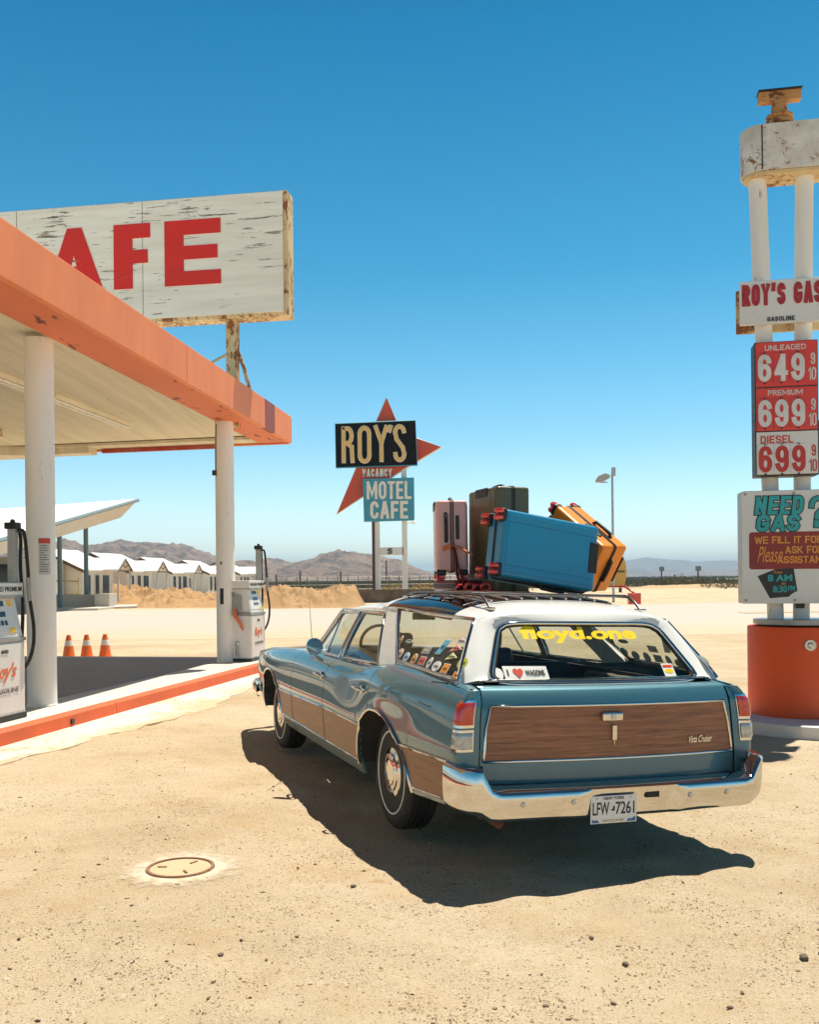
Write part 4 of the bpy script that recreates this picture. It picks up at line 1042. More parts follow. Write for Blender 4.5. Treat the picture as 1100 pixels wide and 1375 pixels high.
# CAFE roof sign
SG = bpy.data.objects.new('roof_sign', None); col.objects.link(SG)
sx = (1300 / 17.0)
SG.matrix_world = Matrix.Translation((-2.215, 17.0, 6.22)) @ Matrix.Rotation(R(-9.2), 4, 'Z')
tag(SG, 'huge weathered white sign board with red block letters standing above the canopy', 'sign')
face_m = reg(weathered('board_white_peeling', (.80, .78, .72), (.16, .12, .09), .66, 1.3, .7, (.22, 1, 2.6), dirt=(.46, .42, .36), dirtamt=.6, bp=.35, fine=7.))
rust_m = reg(weathered('rusty_cream_metal', (.68, .54, .31), (.26, .09, .028), .95, 2.2, .7, (1, 1, .5), dirt=(.46, .25, .09), dirtamt=.95, bp=.3, fine=13.))
redl = reg(weathered('sign_red_paint', (.64, .018, .010), (.52, .30, .24), .50, 1.2, .6, (.3, 1, 2.), dirt=(.44, .025, .02), dirtamt=.6, bp=.2, fine=5.))
HS = 2.20
Bd = MB().box((-3.53, .19, HS / 2), (7.34, .37, HS)).build('cabinet', rust_m, SG, bevel=.02)
MB().box((-3.56, -.012, HS / 2 + .02), (7.24, .03, HS - .09)).build('face', face_m, Bd, bevel=.004)
m = MB()
for x in (-2.55, -5.0): m.box((x, -.0285, HS / 2 + .02), (.006, .005, HS - .10))
m.build('panel_joint', ink, Bd)
def lt(x0, x1, ch, z0, z1, **k): text('lettering', ch, x0, x1, z0, z1, -.028, redl, Bd, .0, .012, **k)
# block letters built from their strokes
def block(polys):
    m = MB()
    for k_, p in enumerate(polys): m.prism(p, -.027, -.040 - .0006 * (k_ % 5))
    m.build('lettering', redl, Bd)
z0, z1 = .62, 1.78
def rct(a, b, c, d): return [(a, c), (b, c), (b, d), (a, d)]
E0, E1 = -2.13, -1.08
block([rct(E0, E0 + .36, z0, z1), rct(E0 + .36, E1, z1 - .26, z1), rct(E0 + .36, E1 - .06, (z0 + z1) / 2 - .12, (z0 + z1) / 2 + .12), rct(E0 + .36, E1, z0, z0 + .25)])
F0, F1 = -3.10, -2.40
block([rct(F0, F0 + .36, z0, z1), rct(F0 + .36, F1, z1 - .26, z1), rct(F0 + .36, F1 - .05, (z0 + z1) / 2 - .13, (z0 + z1) / 2 + .11)])
A0 = -4.42
block([[(A0, z0), (A0 + .38, z0), (A0 + .66, z1), (A0 + .42, z1)], [(A0 + 1.12, z0), (A0 + .72, z0), (A0 + .42, z1), (A0 + .70, z1)], rct(A0 + .30, A0 + .80, z0 + .22, z0 + .46)])
cc = (-5.5, (z0 + z1) / 2)
arc = [(cc[0] + .55 * cos(t), cc[1] + .58 * sin(t)) for t in frange(R(45), R(315), 24)]; arci = [(cc[0] + .22 * cos(t), cc[1] + .27 * sin(t)) for t in frange(R(315), R(45), 24)]
block([arc[i:i + 2] + [arci[22 - i], arci[23 - i]][::-1][::-1] if 0 else [arc[i], arc[i + 1], arci[22 - i], arci[23 - i]] for i in range(23)])
m = MB().box((-.95, .18, -.95), (.20, .16, 1.9)); m.tube([(-.86, .2, -.55), (-.75, .2, -.85), (-.62, .2, -1.35)], .035, 6); m.tube([(-1.0, .05, -.62), (-1.3, -.1, -.82), (-1.75, -.2, -1.0)], .025, 6)
m.build('post', rust_m, SG)
MB().box((-5.6, .18, -.95), (.20, .16, 1.9)).build('post', rust_m, SG)

# cones
cone_o = reg(M('cone_orange', (.80, .16, .02), .45, 0, 0, .08, 12.)); conew = reg(M('cone_white', (.74, .72, .68), .45))
def cone(x, y, s, label):
    c = empty('traffic_cone', (x, y, 0), rnd.uniform(0, 1), label, 'traffic cone', 'traffic cones on the sand'); c.scale = (s, s, s)
    MB().box((0, 0, .018), (.37, .37, .03)).build('base', cone_o, c, bevel=.012)
    MB().lathe([(.145, .03), (.135, .05), (.098, .29)], n=24, ).build('body', cone_o, c, 50)
    MB().lathe([(.0985, .29), (.074, .41)], n=24).build('collar', conew, c, 50)
    MB().lathe([(.074, .41), (.05, .50), (.046, .53), (.03, .535)], n=24).build('tip', cone_o, c, 50)
zc_ = 20.0
for px, lab in ((93, 'orange traffic cone nearest the near canopy column, first of the row of three'), (115, 'middle orange traffic cone of the row of three'), (138, 'orange traffic cone at the right end of the row of three')):
    cone((px - 550) / 1300 * zc_, zc_ + (px - 115) * .004, .92, lab)

# ------------------------------------------------------------------ price sign tower on the right
TX, TY = 3.985, 10.2
sign_w = reg(weathered('sign_white_enamel', (.72, .71, .68), (.30, .22, .15), .1, 1.5, .45, dirt=(.55, .50, .43), dirtamt=.35, bp=.05, fine=10.))
box_w = reg(weathered('box_white_stained', (.74, .71, .65), (.30, .13, .05), .55, 2.4, .6, dirt=(.34, .27, .20), dirtamt=.9, bp=.15, fine=7.))
sign_r = reg(M('price_red', (.74, .042, .014), .4, 0, .3, .06, 3.)); sign_r2 = reg(M('price_tile_red', (.64, .036, .013), .35, 0, .3, .06, 5.)); numw = reg(M('numeral_white', (.66, .65, .62), .45)); numr = reg(M('numeral_red', (.52, .035, .025), .45))
T = empty('price_sign', (TX, TY, 0), R(-11), 'tall petrol price sign on two white posts rising from an orange drum', 'price sign')
drum_m = reg(weathered('drum_orange_paint', (.82, .095, .012), (.45, .08, .03), .2, 1.0, .55, dirt=(.55, .08, .02), dirtamt=.5, bp=.1, fine=12.))
MB().lathe([(.53, .11), (.53, 1.02), (.52, 1.035), (0, 1.035)], (0, 0, .0), 64).xf(Matrix.Translation((.125, 0, 0))).build('drum', drum_m, T, 40)
MB().lathe([(.47, 1.055), (.47, 1.105), (0, 1.105)], (.125, 0, 0), 48).build('drum_cap', pump_g, T, 40)
m = MB().lathe([(0, -.03), (.02, -.03), (.03, -.02), (.03, -.012), (.055, -.012), (.06, 0)], (.115, -.53, .86), 20, 'Y'); m.build('lock_fitting', brushed, T, 40)
for nm, xb, xt in (('post', -.12, -.262), ('post', .135, .212)):
    MB().cyl((xb, 0, 1.10), (xt, 0, 5.8), .083, .092, 24).build(nm, offw, T, 40)
m = MB().cyl((-.04, -.02, 1.30), (.06, -.02, 1.30), .012); m.box((.10, -.10, 1.30), (.09, .06, .16)); m.build('junction_box', ink, T)
# need-gas box
NB = MB().box((.03, -.06, 1.855), (1.03, .30, 1.17)).build('assistance_board', pump_g, T, bevel=.012)
MB().box((.03, -.222, 1.855), (1.03, .025, 1.17)).build('face', sign_w, NB, bevel=.006)
F_ = -.2345
teal = reg(M('letter_teal', (.02, .34, .36), .4)); maroon = reg(M('panel_maroon', (.25, .022, .016), .45)); goldl = reg(M('letter_gold', (.72, .28, .04), .45))
for body, a, b, c, d in (('NEED', -.36, .11, 2.19, 2.38), ('GAS', -.35, .075, 2.015, 2.19)):
    letters('lettering', body, a, b, c, d, F_, ink, NB, .040, .9, .003, .12, .010)
    letters('lettering', body, a, b, c, d, F_ - .006, teal, NB, .040, .9, .003, .12)
letters('lettering', '?', .16, .33, 2.06, 2.37, F_, ink, NB, .045, .9, .003, .08, .010); letters('lettering', '?', .16, .33, 2.06, 2.37, F_ - .006, teal, NB, .045, .9, .003, .08)
def rrect(a, b, c, d, r):
    pts = []
    for cx, cz, st in ((b - r, d - r, 0), (a + r, d - r, 90), (a + r, c + r, 180), (b - r, c + r, 270)): pts += [(cx + r * cos(R(st + 15 * k)), cz + r * sin(R(st + 15 * k))) for k in range(7)]
    return pts
MB().prism(rrect(-.415, .50, 1.625, 2.01, .03), F_, F_ - .003).build('text_panel', maroon, NB)
letters('lettering', 'WE FILL IT FOR U', -.36, .40, 1.89, 1.965, F_ - .003, goldl, NB, .013, .7, .002)
text('lettering', 'Please', -.335, -.085, 1.70, 1.86, F_ - .003, goldl, NB, .0, .002, .45)
letters('lettering', 'ASK FOR', -.06, .31, 1.785, 1.862, F_ - .003, goldl, NB, .014, .8, .002)
letters('lettering', 'ASSISTANCE', -.14, .40, 1.685, 1.760, F_ - .003, goldl, NB, .014, .8, .002)
poly = [(-.335, 1.555), (-.16, 1.625), (.02, 1.635), (.055, 1.40), (.0, 1.37), (-.03, 1.34), (-.10, 1.335), (-.215, 1.325)]
MB().prism(poly, F_, F_ - .003).build('hours_panel', ink, NB)
for body, a, b, c, d in (('8 AM', -.235, .005, 1.50, 1.57), ('8:30', -.185, -.045, 1.385, 1.455), ('PM', -.035, .03, 1.40, 1.455)):
    text('lettering', body, a, b, c, d, F_ - .003, teal, NB, .03, .002)
text('lettering', 'From', -.18, -.09, 1.583, 1.605, F_ - .003, goldl, NB, .01, .002, .4); text('lettering', 'to', -.10, -.06, 1.465, 1.488, F_ - .003, goldl, NB, .01, .002, .4)
m = MB()
for x in (-.45, .03, .50):
    for z in (1.305, 2.405): m.lathe([(0, -.012), (.012, -.010), (.015, 0)], (x, F_, z), 10, 'Y')
m.build('bolt', pump_g, NB)
# price cabinet
PR = MB().box((-.030, -.10, 3.285), (.62, .25, 1.39)).build('price_cabinet', ink, T, bevel=.01)
G_ = -.232
MB().box((-.03, G_ + .008, 3.515), (.60, .016, .915)).build('price_panel', sign_r, PR, bevel=.003)
MB().box((-.03, G_ + .008, 2.825), (.60, .016, .44)).build('price_panel', sign_w, PR, bevel=.003)
MB().box((-.03, G_ - .001, 3.505), (.60, .004, .012)).build('divider', ink, PR)
for nm, digits, zt_, zb_, mt, tm, lab, la, lb, lz0, lz1 in (('UNLEADED', '649', 3.845, 3.565, numw, sign_r2, numw, -.24, .16, 3.885, 3.94), ('PREMIUM', '699', 3.375, 3.095, numw, sign_r2, numw, -.215, .125, 3.42, 3.475), ('DIESEL', '699', 2.90, 2.625, numr, sign_w, numr, -.29, .03, 2.925, 3.005)):
    letters('lettering', nm, la, lb, lz0, lz1, G_, lab, PR, (lz1 - lz0) * .17, 1.6, .004)
    for i, ch in enumerate(digits):
        x = -.245 + .163 * i
        tl_ = MB().box((x, G_ - .003, (zt_ + zb_) / 2), (.152, .008, zt_ - zb_ + .03)).build('price_tile', tm, PR, bevel=.002)
        letters('numeral', ch, x - .066, x + .066, zb_, zt_, G_ - .007, mt, tl_, .047, .6, .004)
        cl = MB()
        for z in (zt_ + .016, zb_ - .016): cl.box((x, G_ - .008, z), (.02, .012, .012))
        cl.build('clip', ink, tl_)
    letters('numeral', '9', .207, .250, (zt_ + zb_) / 2 + .02, zt_, G_, mt, PR, .014, .6, .004); letters('numeral', '10', .190, .258, zb_, (zt_ + zb_) / 2 - .01, G_, mt, PR, .012, .8, .004)
MB().box((.20, -.02, 2.9), (.34, .10, .55)).build('open_cabinet', ink, T, bevel=.01)
for i, ch in enumerate('OPEN'): text('lettering', ch, .315, .365, 3.10 - .13 * i, 3.20 - .13 * i, -.071, numw, T, .02, .004)
# name board, front and back
GBk = MB().box((-.01, .14, 4.39), (.92, .05, .46)).build('name_board_back', rust_m, T, bevel=.006)
GB = MB().box((-.01, -.135, 4.41), (.92, .045, .455)).build('name_board', sign_w, T, bevel=.006)
letters('lettering', "ROY'S GAS", -.450, .345, 4.375, 4.60, -.158, reg(M('letter_crimson', (.40, .022, .03), .5)), GB, .040, .55, .006)
letters('lettering', 'GASOLINE', -.20, .07, 4.205, 4.252, -.158, ink, GB, .009, 1.6, .006)
# head box with rounded ends
def stad(w, d, n=10):
    r = d / 2; return [(w / 2 - r + r * sin(t), -r * cos(t)) for t in frange(0, pi, n)] + [(-w / 2 + r - r * sin(t), r * cos(t)) for t in frange(0, pi, n)]
HB = MB().slab([(x + .06, y) for x, y in stad(.98, .42)], 5.77, 6.245).build('head_box', box_w, T, 50)
m = MB()
for x in (-.24, .33): m.box((x, -.2105, 6.005), (.012, .006, .46))
m.build('panel_joint', ink, HB)
m = MB()
for x in (-.24, .33):
    for z in frange(5.82, 6.20, 6): m.lathe([(0, -.008), (.008, -.006), (.010, 0)], (x + .03, -.21, z), 8, 'Y')
m.build('rivet', rust_m, HB)
MB().slab([(x * .95 + .06, y * .9) for x, y in stad(.98, .42)], 5.735, 5.765).build('underside', rust_m, HB)
m = MB().lathe([(.12, 6.285), (.12, 6.31), (.09, 6.32), (.09, 6.34), (.145, 6.345), (.15, 6.38), (.12, 6.41), (.14, 6.43), (.135, 6.45), (.085, 6.46), (.08, 6.60)], (-.03, 0, 0), 20); m.xf(Matrix.Translation((0, 0, -.05))); rust_o = reg(weathered('rust_orange', (.52, .27, .10), (.16, .055, .02), 1., 2., .85, dirt=(.34, .12, .04), dirtamt=.9, bp=.4, fine=11.)); m.build('swivel', rust_o, T, 40)
m = MB().box((-.03, 0, 6.60), (.42, .10, .10)); m.build('top_bracket', rust_o, T); MB().box((-.03, 0, 6.657), (.44, .16, .012)).build('top_plate', ink, T)
whitep = reg(weathered('island_white_paint', (.74, .72, .67), (.55, .45, .33), .3, 1.2, .8, dirt=(.60, .52, .42), dirtamt=.4, bp=.2, fine=6.))
isl = MB().slab([(TX + .52 + 1.28 * cos(t), TY - .10 + 1.12 * sin(t)) for t in frange(0, 2 * pi, 49)[:-1]], -.05, .12).build('sign_island', whitep, None, bevel=.015); isl['kind'] = 'structure'
# ------------------------------------------------------------------ ground and far setting
def at(px, py, Y): return V(((px - 550) / 1300 * Y, Y, EYE - (py - 778 - (px - 550) * -.0105 * 1) / 1300 * Y))
def nz3(x, y, z=0., o=5, s=1.): return noise.fractal(V((x * s, y * s, z)), 1.0, 2.1, o)

m, t, b, N, L = nodes('desert_ground')
tc = N('ShaderNodeTexCoord'); sep = N('ShaderNodeSeparateXYZ'); L(tc.outputs['Object'], sep.inputs[0])
base = ramp(t, tex(t, .35, 8, .62), [(.30, (.46, .35, .21)), (.5, (.605, .482, .322)), (.72, (.68, .57, .41))])
base = mix(t, ramp(t, tex(t, 1.3, 8, .72), [(.50, 0.), (.68, .6)]), base, (.50, .335, .17))
base = mix(t, ramp(t, tex(t, 2.1, 7, .6, (1, 1.5, 1)), [(.655, 0.), (.70, .6)]), base, (.40, .245, .10))
base = mix(t, ramp(t, tex(t, 7, 8, .75), [(.56, 0.), (.70, .5)]), base, (.48, .34, .19))
base = mix(t, ramp(t, tex(t, 34, 6, .75), [(.59, 0.), (.68, .5)]), base, (.30, .20, .115))
base = mix(t, ramp(t, tex(t, 70, 4, .7), [(.60, 0.), (.68, .7)]), base, (.72, .62, .48))
def cells(scale, rnd_=1.):
    tcv = N('ShaderNodeTexCoord'); mpv = N('ShaderNodeMapping'); mpv.inputs['Scale'].default_value = (1, 1, .01); L(tcv.outputs['Object'], mpv.inputs[0])
    v = N('ShaderNodeTexVoronoi'); v.inputs['Scale'].default_value = scale; L(mpv.outputs[0], v.inputs['Vector'])
    s3 = N('ShaderNodeSeparateColor'); L(v.outputs['Color'], s3.inputs[0]); return v.outputs['Distance'], s3.outputs[0], s3.outputs[1]
def mul(a, b_):
    n = N('ShaderNodeMath'); n.operation = 'MULTIPLY'
    for q_, k_ in ((a, 0), (b_, 1)):
        if isinstance(q_, (int, float)): n.inputs[k_].default_value = q_
        else: L(q_, n.inputs[k_])
    return n.outputs[0]
grit_h = []
for sc_v, dk, lt, sz in ((38, .085, .06, .40), (85, .14, .12, .42), (170, .20, .22, .5)):
    d_, r_, g_ = cells(sc_v)
    grain = ramp(t, d_, [(sz - .14, 1.), (sz, 0.)])
    patch = ramp(t, tex(t, 1.7, 6, .7), [(.36, .15), (.60, 1.)])
    base = mix(t, mul(mul(grain, ramp(t, r_, [(0, 1.), (dk, 1.), (dk + .002, 0.)])), patch), base, (.17, .115, .07))
    base = mix(t, mul(mul(grain, ramp(t, r_, [(.97 - lt, 0.), (.972 - lt, .8)])), patch), base, (.74, .64, .50))
    base = mix(t, mul(grain, ramp(t, g_, [(.45, 0.), (1., .38)])), base, (.46, .33, .20))
    grit_h.append(mul(mul(grain, r_), patch))
far_ = N('ShaderNodeMapRange'); far_.inputs['From Min'].default_value = 120; far_.inputs['From Max'].default_value = 170; L(sep.outputs[1], far_.inputs[0])
desert = ramp(t, tex(t, .02, 8, .65, (1, 3, 1)), [(.3, (.17, .135, .075)), (.5, (.25, .19, .105)), (.7, (.34, .25, .14))])
L(mix(t, far_.outputs[0], base, desert), b.inputs['Base Color'])
b.inputs['Roughness'].default_value = .95; b.inputs['Specular IOR Level'].default_value = .15
n1 = tex(t, 14, 9, .8); n2 = tex(t, 85, 6, .85)
ad0 = N('ShaderNodeMath'); ad0.operation = 'MULTIPLY_ADD'; L(grit_h[1], ad0.inputs[0]); ad0.inputs[1].default_value = .35; L(n2, ad0.inputs[2])
ad = N('ShaderNodeMath'); ad.operation = 'ADD'; L(n1, ad.inputs[0]); L(ad0.outputs[0], ad.inputs[1])
bump(t, b, ad.outputs[0], .6, .035)
ground_m = m

def gh(x, y):
    """gentle relief of the dirt close to the camera"""
    f = smooth01(2.2, 3.0, y) * smooth01(13., 10., y)
    q = V((x, y))
    cut = smooth01(.3, .9, (q - PA).dot(pn)) if y < 18 else 1
    isl_ = smooth01(1.1, 1.7, math.hypot((x - TX - .52) / 1.2, y - TY + .10))
    wheels = 1.; dip = 0.
    for wx, wy in ((-.755, 1.31), (.755, 1.31), (-.755, 4.57), (.755, 4.57)):
        p = CAR.matrix_world @ V((wx, wy, 0)); wheels = min(wheels, smooth01(.2, .6, math.hypot(x - p.x, y - p.y))); dip = max(dip, (.052 if wy > 3 else .028) * smooth01(1.25, .15, math.hypot(x - p.x, y - p.y)))
    mh = smooth01(.5, .8, math.hypot(x + 1.265, y - 5.27))
    return f * cut * isl_ * wheels * mh * (.045 * nz3(x, y, 3., 4, .9) + .020 * nz3(x, y, 9., 5, 5.)) - .004 - dip
g = MB()
xs = frange(-6.5, 6.5, 170); ys = [2.0 + 12.0 * (i / 200) ** 1.25 for i in range(201)]
rows = [[(x, y, gh(x, y) if (0 < i < 169 and 0 < j < 200) else -.004) for i, x in enumerate(xs)] for j, y in enumerate(ys)]
g.grid(rows)
def ringband(x0, x1, y0, y1, X0, X1, Y0, Y1):
    o = [(x0, y0), (x1, y0), (x1, y1), (x0, y1)]; O = [(X0, Y0), (X1, Y0), (X1, Y1), (X0, Y1)]
    for k in range(4):
        a, b_ = o[k], o[(k + 1) % 4]; A, B_ = O[k], O[(k + 1) % 4]
        g.add([(a[0], a[1], -.004), (b_[0], b_[1], -.004), (B_[0], B_[1], -.004), (A[0], A[1], -.004)], [(0, 1, 2, 3)])
ringband(-6.5, 6.5, 2.0, ys[-1], -300, 300, -60, 400)
ringband(-300, 300, -60, 400, -11000, 11000, -3000, 11500)
gr = g.build('ground', ground_m, None, 60); gr['kind'] = 'structure'

# stones lying on the dirt: far more than anyone could count
def stone_mat(nm, stops):
    m, t, b, N, L = nodes(nm)
    gi = N('ShaderNodeNewGeometry'); L(ramp(t, gi.outputs['Random Per Island'], stops, 'CONSTANT'), b.inputs['Base Color']); b.inputs['Roughness'].default_value = .9; b.inputs['Specular IOR Level'].default_value = .2
    return m
pm = stone_mat('pebble_stone', [(0, (.12, .08, .05)), (.16, (.22, .155, .10)), (.36, (.36, .26, .165)), (.60, (.50, .385, .25)), (.86, (.62, .53, .41))])
s = MB(); r2 = random.Random(11)
ico = bmesh.new(); bmesh.ops.create_icosphere(ico, subdivisions=1, radius=1); iv = [v.co.copy() for v in ico.verts]; jf = [tuple(v.index for v in f.verts) for f in ico.faces]; ico.free()
octa_v = [V((1, 0, 0)), V((-1, 0, 0)), V((0, 1, 0)), V((0, -1, 0)), V((0, 0, 1)), V((0, 0, -.4))]; octa_f = [(0, 2, 4), (2, 1, 4), (1, 3, 4), (3, 0, 4), (2, 0, 5), (1, 2, 5), (3, 1, 5), (0, 3, 5)]
cnt = 0
while cnt < 34000:
    y = 3.1 + 11 * r2.random() ** 1.5; x = (r2.random() * 2 - 1) * (y * .46 + .3)
    q = V((x, y))
    if (q - PA).dot(pn) < .9 and r2.random() < .93: continue
    if (q - PA).dot(pn) < .1 or math.hypot((x - TX - .52) / 1.2, y - TY + .10) < 1.15 or math.hypot(x + 1.265, y - 5.27) < .2: continue
    dens = nz3(x, y, 21., 5, 1.1)
    if r2.random() > .12 + 1.5 * max(0, dens + .12): continue
    if y > 8 and r2.random() < .4: continue
    sz = .0015 + .0034 * r2.random() ** 3 + (.007 * r2.random() ** 1.8 if r2.random() < .04 else 0)
    big = sz > .007
    vs = iv if big else octa_v; fs = jf if big else octa_f
    a = r2.uniform(0, 6.28); e = (sz * r2.uniform(.9, 1.9), sz * r2.uniform(.7, 1.1), sz * r2.uniform(.45, .8)); z = gh(x, y)
    s.add([V((x + (v.x * e[0] * cos(a) - v.y * e[1] * sin(a)) * (1 + .25 * noise.noise(v * 2 + V((x * 9, y * 9, 0)))), y + v.x * e[0] * sin(a) + v.y * e[1] * cos(a), z + e[2] * .55 + v.z * e[2] * (1 + .3 * noise.noise(v * 2 + V((y * 7, x * 9, 5)))))) for v in vs], fs)
    cnt += 1
tag(s.build('pebbles', pm, None, None), 'loose dark and pale pebbles scattered over the sandy ground', 'pebbles', None, 'stuff')
# a few larger stones, one by one
rk = stone_mat('rock_stone', [(0, (.09, .065, .05)), (.5, (.16, .12, .09)), (.8, (.25, .20, .16))])
for px, py, sz, lab in ((234, 1188, 0.0150, 'dark stone just below the manhole cover'), (470, 1192, 0.0163, 'dark stone left of the tip of the car shadow'), (790, 1257, 0.0143, 'dark angular stone on open sand right of centre'), (835, 1291, 0.0156, 'flat dark stone between the other two on the right'), (1075, 1292, 0.0231, 'flat grey stone near the right edge of the sand'), (291, 1273, 0.0177, 'flat pale grey stone below and right of the manhole'), (172, 1215, 0.0109, 'small dark stone below left of the manhole cover'), (975, 1351, 0.0136, 'dark flat stone at the bottom right of the sand')):
    Yg = EYE * 1300 / (py - 778 + (px - 550) * .0105); x = (px - 550) / 1300 * Yg
    mb = MB(); sd = r2.uniform(0, 50)
    sz *= .8; mb.add([V((v.x * sz * 1.35, v.y * sz, v.z * sz * .6)) * (1 + .35 * noise.noise(v * 1.3 + V((sd, 0, 0)))) for v in iv], jf)
    o = mb.build('stone', rk, None); o.location = (x, Yg, gh(x, Yg) + sz * .32); o.rotation_euler = (0, 0, sd); tag(o, lab, 'stone')

# manhole cover in its patch of pale cement
man = empty('manhole_cover', (-1.265, 5.27, 0), .4, 'round rusty rimmed manhole cover set in a pale cement patch', 'manhole cover')
rustr = reg(weathered('manhole_rim_rust', (.22, .10, .05), (.10, .045, .025), .6, 6., .8, fine=30.)); sandm = reg(weathered('cover_sandy', (.56, .42, .26), (.40, .25, .13), .4, 8., .9, dirt=(.46, .32, .18), dirtamt=.5, bp=.4, fine=40.))
MB().lathe([(.165, .003), (.166, .011), (.182, .011), (.186, .002)], n=48).build('rim', rustr, man, 40)
MB().lathe([(0, .006), (.150, .006), (.164, .004)], n=48).build('cover', sandm, man)
m = MB()
for a in (.6, 2.7, 4.8): m.box((.10 * cos(a), .10 * sin(a), .008), (.05, .012, .006), Matrix.Rotation(a, 3, 'Z'))
m.build('lifting_slot', rustr, man)
cp_ = [( -1.25 + (.24 + .05 * noise.noise(V((cos(t) * 1.5, sin(t) * 1.5, 4))) + .03 * noise.noise(V((cos(t) * 6, sin(t) * 6, 9)))) * cos(t), 5.25 + (.22 + .06 * noise.noise(V((cos(t) * 1.6, sin(t) * 1.6, 0))) + .03 * noise.noise(V((cos(t) * 5, sin(t) * 5, 2)))) * sin(t)) for t in frange(0, 2 * pi, 61)[:-1]]
cpm = reg(weathered('cement_patch', (.66, .57, .44), (.62, .50, .34), .9, 3., .9, dirt=(.68, .57, .43), dirtamt=.8, bp=.4, fine=12.))
t_ = cpm.node_tree; b_ = t_.nodes['Principled BSDF']
tcC = t_.nodes.new('ShaderNodeTexCoord'); ln = t_.nodes.new('ShaderNodeVectorMath'); ln.operation = 'LENGTH'; t_.links.new(tcC.outputs['Object'], ln.inputs[0])
adC = t_.nodes.new('ShaderNodeMath'); adC.operation = 'MULTIPLY_ADD'; t_.links.new(tex(t_, 11, 9, .8), adC.inputs[0]); adC.inputs[1].default_value = .42; t_.links.new(ln.outputs['Value'], adC.inputs[2])
t_.links.new(ramp(t_, adC.outputs[0], [(.42, .9), (.56, 0.)]), b_.inputs['Alpha'])
ph = (.014)
cm = MB().add([(.52 * cos(a), .46 * sin(a), ph - .014) for a in frange(0, 2 * pi, 49)[:-1]] + [(0, 0, 0.)], [(i, (i + 1) % 48, 48) for i in range(48)]).build('cement_patch', cpm, None); cm['kind'] = 'structure'
cm.location = (-1.255, 5.26, .0025)
# highway and lot
road_m = reg(weathered('road_sunbleached', (.50, .445, .375), (.40, .33, .25), .35, .25, .9, (1, 3, 1), dirt=(.44, .37, .29), dirtamt=.55, bp=.2, fine=3.))
t_ = road_m.node_tree; b_ = t_.nodes['Principled BSDF']; src = b_.inputs['Base Color'].links[0].from_socket
tc2 = t_.nodes.new('ShaderNodeTexCoord'); sp2 = t_.nodes.new('ShaderNodeSeparateXYZ'); t_.links.new(tc2.outputs['Object'], sp2.inputs[0])
ad2 = t_.nodes.new('ShaderNodeMath'); ad2.operation = 'MULTIPLY_ADD'; t_.links.new(tex(t_, .22, 8, .65, (.5, 1.4, 1)), ad2.inputs[0]); ad2.inputs[1].default_value = 22.; t_.links.new(sp2.outputs[1], ad2.inputs[2])
mp2 = t_.nodes.new('ShaderNodeMapRange'); mp2.inputs['From Min'].default_value = 38.; mp2.inputs['From Max'].default_value = 46.; t_.links.new(ad2.outputs[0], mp2.inputs[0])
t_.links.new(mix(t_, mp2.outputs[0], (.545, .42, .28), src), b_.inputs['Base Color'])
rp = jag((-120, 28.5), (45, 25.0), 60, .5, 31) + [(140, 62), (160, 150)] + [(200, 560), (170, 560), (64, 175)] + jag((36, 62), (5, 53), 16, .4, 32) + jag((4, 53), (-120, 60), 40, .6, 33)
rd = MB().slab(rp, -.05, .0).build('road', road_m, None); rd['kind'] = 'structure'
shm = reg(weathered('shoulder_sand', (.50, .345, .185), (.36, .22, .11), .4, .5, .95, fine=4.))
sp = jag((14, 40), (80, 47), 20, .35, 41) + jag((80, 48.2), (14, 41.2), 20, .35, 42)
sh = MB().slab(sp, -.03, .012).build('shoulder', shm, None); sh['kind'] = 'structure'

# dirt mounds
dirt_m = reg(weathered('mound_dirt', (.42, .245, .11), (.30, .16, .07), .6, .5, .95, dirt=(.55, .36, .18), dirtamt=.6, bp=.8, fine=3.))
def mound(x0, x1, y0, y1, h, seed, name='dirt_mound', mat=None):
    nx, ny = 200, 60; rows = []
    for j in range(ny):
        v = j / (ny - 1); row = []
        for i in range(nx):
            u = i / (nx - 1); x = lerp(x0, x1, u); y = lerp(y0, y1, v)
            e = smooth01(0, .10, u) * smooth01(1, .90, u) * smooth01(0, .40, v) * smooth01(1, .6, v)
            z = e * h * (.60 + .50 * nz3(x, y, seed, 5, .16) + .22 * abs(nz3(x, y, seed + 4, 5, .8)) + .10 * nz3(x, y, seed + 6, 4, 3.)) - .12 * (1 - e)
            row.append((x + .2 * nz3(x, y, seed + 8, 2, .8), y, max(-.12, z)))
        rows.append(row)
    o = MB().grid(rows).build(name, mat or dirt_m, None, 40); o['kind'] = 'structure'; return o
mound(-17.2, -9.3, 57, 65, 1.35, 1.3)
mound(-11.2, -2.6, 54, 62, 1.75, 5.1)
mound(-19.5, -14.0, 62, 70, 1.7, 9.4)
mound(-30, -20, 73, 80, 1.7, 14.)
mound(30, 75, 128, 142, .45, 7.7, mat=shm)

# low dark wall in front of the motel sign
MBw = MB().box((-1.4, 66, .42), (6.6, .35, .95)); tag(MBw.build('low_wall', reg(weathered('dark_timber', (.10, .065, .04), (.2, .14, .09), .4, 1.)), None), 'low dark timber wall in front of the motel sign posts', 'wall')

